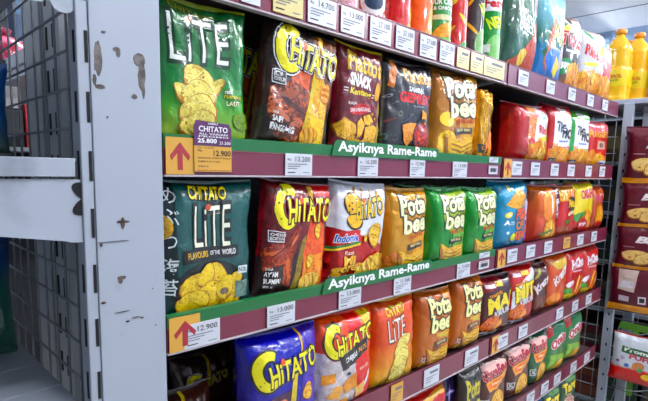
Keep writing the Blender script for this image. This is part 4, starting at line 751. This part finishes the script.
o = bag('snack_pouch', 'white and red baby-puff pouch hanging below the maroon pouches', 'snack bag', None, -.13, .13, .375, .62, 0, M((0, '#b03028'), (.28, '#b8342c'), (.34, '#c8ccd4'), (1, '#ccd0d8')),
    P('#1c5a34', (.18, .62), (.98, .56), (.98, .72), (.18, .76)) + T('Promina', .24, .64, .92, .72, '#d8e0d8', None, 0, -.07, .05) + T('PUFFS', .34, .5, .85, .6, '#b04a5a', '#e0dce0', .05, -.07, .05) + El('#a8a0b8', .2, .5, .05, .04) + El('#3c6aa8', .3, .36, .05, .04) + El('#b04a5a', .78, .42, .06, .04) + El(('#c08a5c', ('#b0704a',)), .52, .38, .12, .09) + El('#d8b82c', .72, .18, .12, .06) + El('#8a3c7a', .12, .42, .03, .025) + El('#4a8a5a', .56, .3, .05, .05), thick=.04, seed=5, nu=18, nv=18)
o.location = (2.82, -.165, .375); o.rotation_euler = (0, .05, -PI/2+.15)
b = MB(); b.prism([(-.25, .63), (-.145, .63), (-.145, .60), (-.14, .28), (-.115, .28), (-.11, .6), (-.11, .63), (-.05, .63), (-.06, .665), (-.24, .665)], 0, 2.862, 2.87)
tag(b.build('display_clip', plain('green plastic clip', '#5a9a2c', .4)), 'bright green plastic clip holding the white and red pouch', 'clip')

# the next unit beyond the far post: dark shelves of mixed goods glimpsed through the grid
e = empty('display_unit', (3.3, 0, 0), 'dark shelf unit with mixed cartons beyond the far post', 'shelf unit'); L1 = (3.3, 0, 0)
b = MB(); b.box((3.5, -.5, 0), (3.53, .6, 1.76)); loc(b.build('back_panel', DARKM, e), L1)
rd = random.Random(3); cols = ['#4a3c1c', '#1c3a28', '#5a1c20', '#3a2a20', '#6a5a28', '#24303c', '#4a4a44', '#7a3c1c', '#2c4a34']
names = ['olive brown', 'dark green', 'dark red', 'dark brown', 'mustard', 'slate blue', 'grey green', 'rust orange', 'moss green']
lev = ['floor', 'lowest', 'second', 'third', 'fourth', 'fifth', 'top']; pos = ['nearest the aisle', 'second from the aisle', 'third from the aisle', 'fourth from the aisle', 'fifth from the aisle', 'deepest in']
for r in range(6):
    z = .1+.275*r
    b = MB(); b.box((3.05, -.48, z), (3.5, .58, z+.02), 0, .002); loc(b.build('shelf_board', GREYM, e), L1)
    y = -.46
    for c in range(6):
        w_ = .15; h = rd.uniform(.13, .215); ci = (r*4+c*5+c//3) % 9
        q = empty('carton', (3.15, y+w_/2, z+.0205), '%s carton on the %s shelf beyond the far post, %s' % (names[ci], lev[r+1] if r < 5 else 'top', pos[c]), 'box', 'cartons beyond the far post')
        b = MB(); b.box((-.07, -w_/2, 0), (.25, w_/2, h), 0, .004); b.build('box_body', plain('carton '+cols[ci], cols[ci], .45, 0, .3), q)
        b = MB(); b.box((-.0712, -w_*.38, h*.35), (-.0702, w_*.38, h*.7)); b.build('front_label', plain('label '+cols[(ci+4) % 9], cols[(ci+4) % 9], .4, 0, .3), q)
        y += w_+.02

# oil bottles on the top of the next unit
OIL = plain('cooking oil', '#f0b818', .12, 0, .8, None, 0, 0); OILL = plain('oil label', '#e0c414', .35); CAP = plain('orange cap', '#dc8a1c', .35); 
b = MB(); b.box((2.86, -.15, 1.775), (3.9, .5, 1.80), 0, .003); tag(b.build('unit_top', WHITE), 'white top deck of the far unit under the oil bottles', 'shelf')
def bottle(x, y, lb, s=1.13):
    e = empty('oil_bottle', (x, y, 1.80), lb, 'bottle', 'yellow cooking-oil bottles')
    b = MB(); pr = [(.045, 0), (.056, .006), (.057, .03), (.055, .034), (.057, .04), (.055, .046), (.057, .052), (.057, .07), (.0575, .072), (.0575, .155), (.057, .158), (.052, .172), (.057, .186), (.052, .2), (.056, .212), (.05, .228), (.054, .24), (.048, .262), (.034, .29), (.021, .306), (.017, .312), (.017, .325)]
    b.lathe([(r*s, z*s) for r, z in pr], (0, 0, 0), 28, sq=3.2); b.build('body', OIL, e, True)
    b = MB(); b.lathe([(.058*s, .076*s), (.0583*s, .078*s), (.0583*s, .15*s), (.058*s, .152*s)], (0, 0, 0), 28, sq=3.2); b.build('label', OILL, e, True)
    b = MB(); b.lathe([(.022*s, .318*s), (.0235*s, .32*s), (.0235*s, .338*s), (.021*s, .342*s)], (0, 0, 0), 20); b.build('cap', CAP, e, True)
    b = MB(); vs, fs = text2d('TROPICAL', .03); b.add([((-.0595)*s, (.035-.07*a)*s, (.115+.014*c)*s) for a, c in vs], fs, 0); vs, fs = text2d('minyak', .02); b.add([((-.0595)*s, (.022-.045*a)*s, (.098+.010*c)*s) for a, c in vs], fs, 1); b.build('print', [plain('orange red ink', '#c8501c', .4), plain('leaf green ink', '#4a8a2c', .4)], e)
bottle(3.03, .115, 'yellow oil bottle nearest the shelves, left of the others')
bottle(3.17, .062, 'yellow oil bottle right of the nearest one')
bottle(3.32, .135, 'yellow oil bottle in the second row, seen between the front two')
bottle(3.16, -.09, 'yellow oil bottle at the right frame edge'); bottle(3.33, .0, 'yellow oil bottle in the second row at the right')

# ------------------------------------------------------------------ left: the end bay with bare white shelves
def endshelf(z, label, top=False):
    L0 = (.1, 0, z); e = empty('end_shelf', L0, label, 'shelf', 'bare white end-bay shelves')
    b = MB(); b.box((-.22, .004, z-.004), (.243, .86, z), 0, .001)
    for y in (.12, .24, .36, .48, .6, .72): b.box((-.2, y, z-.0045), (.24, y+.004, z+.0012))
    loc(b.build('shelf_board', WHITE, e), L0)
    b = MB(); b.box((-.22, .001, z-.026), (.241, .0038, z), 0, .001); loc(b.build('side_lip', WHITE, e), L0)
    pts = [(.249, z-.03), (.249, z-.121), (.236, z-.121), (.225, z-.118)] + [(.225-.455*t, z-.118+.075*t) for t in (.1, .25, .4, .6, .8, 1)] + [(-.23, z-.027)]
    if top: pts = [(.2495, z-.03), (.2495, z-.074)] + [(.236+.0135*math.cos(a), z-.070-.009*math.sin(a)) for a in (.3, .7, 1.2, 1.57, 2.0, 2.5, 2.9)] + [(.214, z-.058)] + [(.2-.0+.014*math.cos(a), z-.066-.006*math.sin(a)) for a in (.3, .8, 1.57, 2.3, 2.9)] + [(.12, z-.06), (-.23, z-.027)]
    b = MB(); b.prism(pts[::-1], 1, .006, .009)
    loc(b.build('bracket', WHITE, e), L0)
    b = MB(); 
    b.prism([(.249-.0125*abs(math.sin(a))**.8-.0, z-.058+.024*math.cos(a/2)) for a in [2*PI*k/20 for k in range(21)]], 1, .0048, .0062)
    if not top: loc(b.build('hook_notch', SLOT, e), L0)
    return e
endshelf(1.425, 'white end-bay shelf at eye level with its bracket hooked into the slotted upright')
endshelf(1.048, 'white end-bay shelf at bottom left, seen from above')
endshelf(1.70, 'white end-bay shelf at the top left corner, only its rounded bracket showing', True)

def lb_(lb, x0, x1, z0, h, y, base, art, seed, yaw=0, **kw):
    return bag('snack_packet', lb, 'snack bag', 'goods on the end-bay shelves', x0, x1, z0, z0+h, y, base, art, seed=seed, yaw=yaw, nu=18, nv=22, **kw)
lb_('blue packet at the left frame edge on the eye-level end shelf', .06, .207, 1.431, .145, .2, M((0, '#3c4a3c'), (.4, '#1c4a7a'), (1, '#14589a')), Q('#8a3c34', .3, .1, .9, .16)+Q('#b8a86a', .3, .2, .8, .26)+Q('#6a8aa8', .5, .3, .8, .6), 101, thick=.04)
lb_('blue and green packet standing on the lower end shelf', .04, .228, 1.054, .24, .34, M((0, '#2c5a48'), (.55, '#1c5a50'), (.75, '#123c6a'), (1, '#0f2c5a')), El('#c0b04a', .62, .3, .2, .06)+Q('#c98a3c', .62, .2, .9, .27)+El('#6ab0a0', .75, .75, .12, .03)+T('hot', .6, .45, .9, .55, '#a8c0b0', None, 0, 0, .03), 102, thick=.07)

# the rear bay and the next aisle, seen through the grid
e = empty('rear_shelf', (.6, .8, 0), 'white rear-bay shelf with its side lip, seen through the left grid', 'shelf')
b = MB(); b.box((.402, .56, 1.716), (.9, 1.55, 1.72)); b.box((.398, .56, 1.70), (.402, 1.55, 1.738), 0, .001); loc(b.build('shelf_board', WHITE, e), (.6, .8, 0))
b = MB(); b.prism([(.56, 1.695), (1.55, 1.695), (1.55, 1.68), (.56, 1.66)], 0, .402, .405); loc(b.build('bracket', WHITE, e), (.6, .8, 0))
e = empty('display_unit', (.9, 2.2, 0), 'shelf unit in the next aisle seen through the left grid', 'shelf unit')
L0 = (.9, 2.2, 0)
for z in (1.13, 1.47, 1.95):
    b = MB(); b.box((.2, 1.9, z), (1.3, 2.28, z+.02), 0, .002); loc(b.build('shelf_board', GREYM, e), L0)
b = MB(); b.box((.2, 2.29, 0), (1.3, 2.31, 2.4)); loc(b.build('back_panel', DARKM, e), L0)
def cart(lb, x0, x1, z0, z1, c, y=1.99, c2='#c8c8cc'):
    e = empty('carton', ((x0+x1)/2, y, z0), lb, 'box', 'cartons across the aisle'); w = x1-x0
    b = MB(); b.box((-w/2, -.08, 0), (w/2, .08, z1-z0), 0, .003); b.build('box_body', plain('carton '+c, c, .5), e)
    b = MB(); b.box((-w/2+w*.1, -.0815, (z1-z0)*.35), (w/2-w*.1, -.0803, (z1-z0)*.7)); b.build('front_label', plain('carton '+c2, c2, .5), e)
cart('red carton across the aisle, left of the white strip', .645, .693, 1.49, 1.69, '#a8242c', c2='#c03a3c'); cart('narrow bright white carton across the aisle', .697, .722, 1.49, 1.83, '#f0f2f4', c2='#e0e4e8')
cart('black carton across the aisle left of the red one', .50, .635, 1.49, 1.66, '#14161c', c2='#22262c'); cart('dark green carton across the aisle right of the white strip', .73, .95, 1.49, 1.68, '#1c2a24', c2='#2c3a30')
cart('pale grey carton stacked on the black carton across the aisle', .49, .63, 1.665, 1.80, '#8a8688', c2='#6a6568')
cart('red and pink carton on the low shelf across the aisle', .70, .80, 1.15, 1.27, '#a83048', c2='#c04a5c'); cart('brown carton on the low shelf across the aisle', .5, .68, 1.15, 1.32, '#3c302e', c2='#54484a'); cart('dark grey carton on the low shelf across the aisle', .82, 1.0, 1.15, 1.36, '#2c2e34', c2='#3a3c40')
cart('blue carton on the upper shelf across the aisle', .62, .70, 1.97, 2.3, '#2c4460', c2='#42607c'); cart('steel blue carton on the upper shelf across the aisle', .71, .80, 1.97, 2.3, '#3a5470', c2='#24405c')
b = MB(); b.lathe([(.0, 0), (.05, .002), (.075, .02), (.085, .05), (.078, .085), (.05, .115), (.02, .128), (.0, .13)], (0, 0, 0), 28); b.lathe([(.0, .12), (.012, .128), (.02, .15), (.012, .155)], (0, 0, 0), 16); o = b.build('candy_packet', foil('#a82a48', .3, 0, ('#8a1c38', '#c07088'), 12), None, True); o.location = (.45, 1.3, 1.7215)
tag(o, 'pink rounded packet on the rear shelf behind the grid at upper left', 'packet')

# ------------------------------------------------------------------ light
w = bpy.data.worlds.new('world'); bpy.context.scene.world = w; w.use_nodes = True
w.node_tree.nodes['Background'].inputs[0].default_value = (.75, .82, 1, 1); w.node_tree.nodes['Background'].inputs[1].default_value = .2
TUBE = plain('lit tube', '#f2f6ff', .5, emit=95)
def lamp(x, y, e=32, ln=1.2):
    t = empty('ceiling_light', (x, y, 3.0), 'long tube ceiling light over the aisle', 'ceiling light', 'tube lights over the aisles')
    b = MB(); b.box((-ln/2-.03, -.05, .03), (ln/2+.03, .05, .075), 0, .004); b.build('housing', CEIL, t)
    b = MB(); b.tube([(-ln/2, 0, .01), (ln/2, 0, .01)], .016, 12); b.build('tube', TUBE, t, True)
    l = bpy.data.lights.new('lamp', 'AREA'); l.shape = 'RECTANGLE'; l.size = ln; l.size_y = .12; l.energy = e; l.color = (.93, .96, 1)
    o = bpy.data.objects.new('lamp', l); C.objects.link(o); o.parent = t; o.location = (0, 0, -.012)
for x in (.9, 2.7, 4.5, 6.2): lamp(x, -1.05, 29)
for x in (1.4, 4.0, 6.6): lamp(x, -2.9, 26); lamp(x, 1.6, 26)
lamp(-.4, 1.3, 16)  # added fill lamp, no known fixture; brightens the spine and grid at left
vs_ = bpy.context.scene.view_settings; vs_.view_transform = 'Standard'; vs_.look = 'None'; vs_.gamma = 1; vs_.use_curve_mapping = False; vs_.exposure = -.33
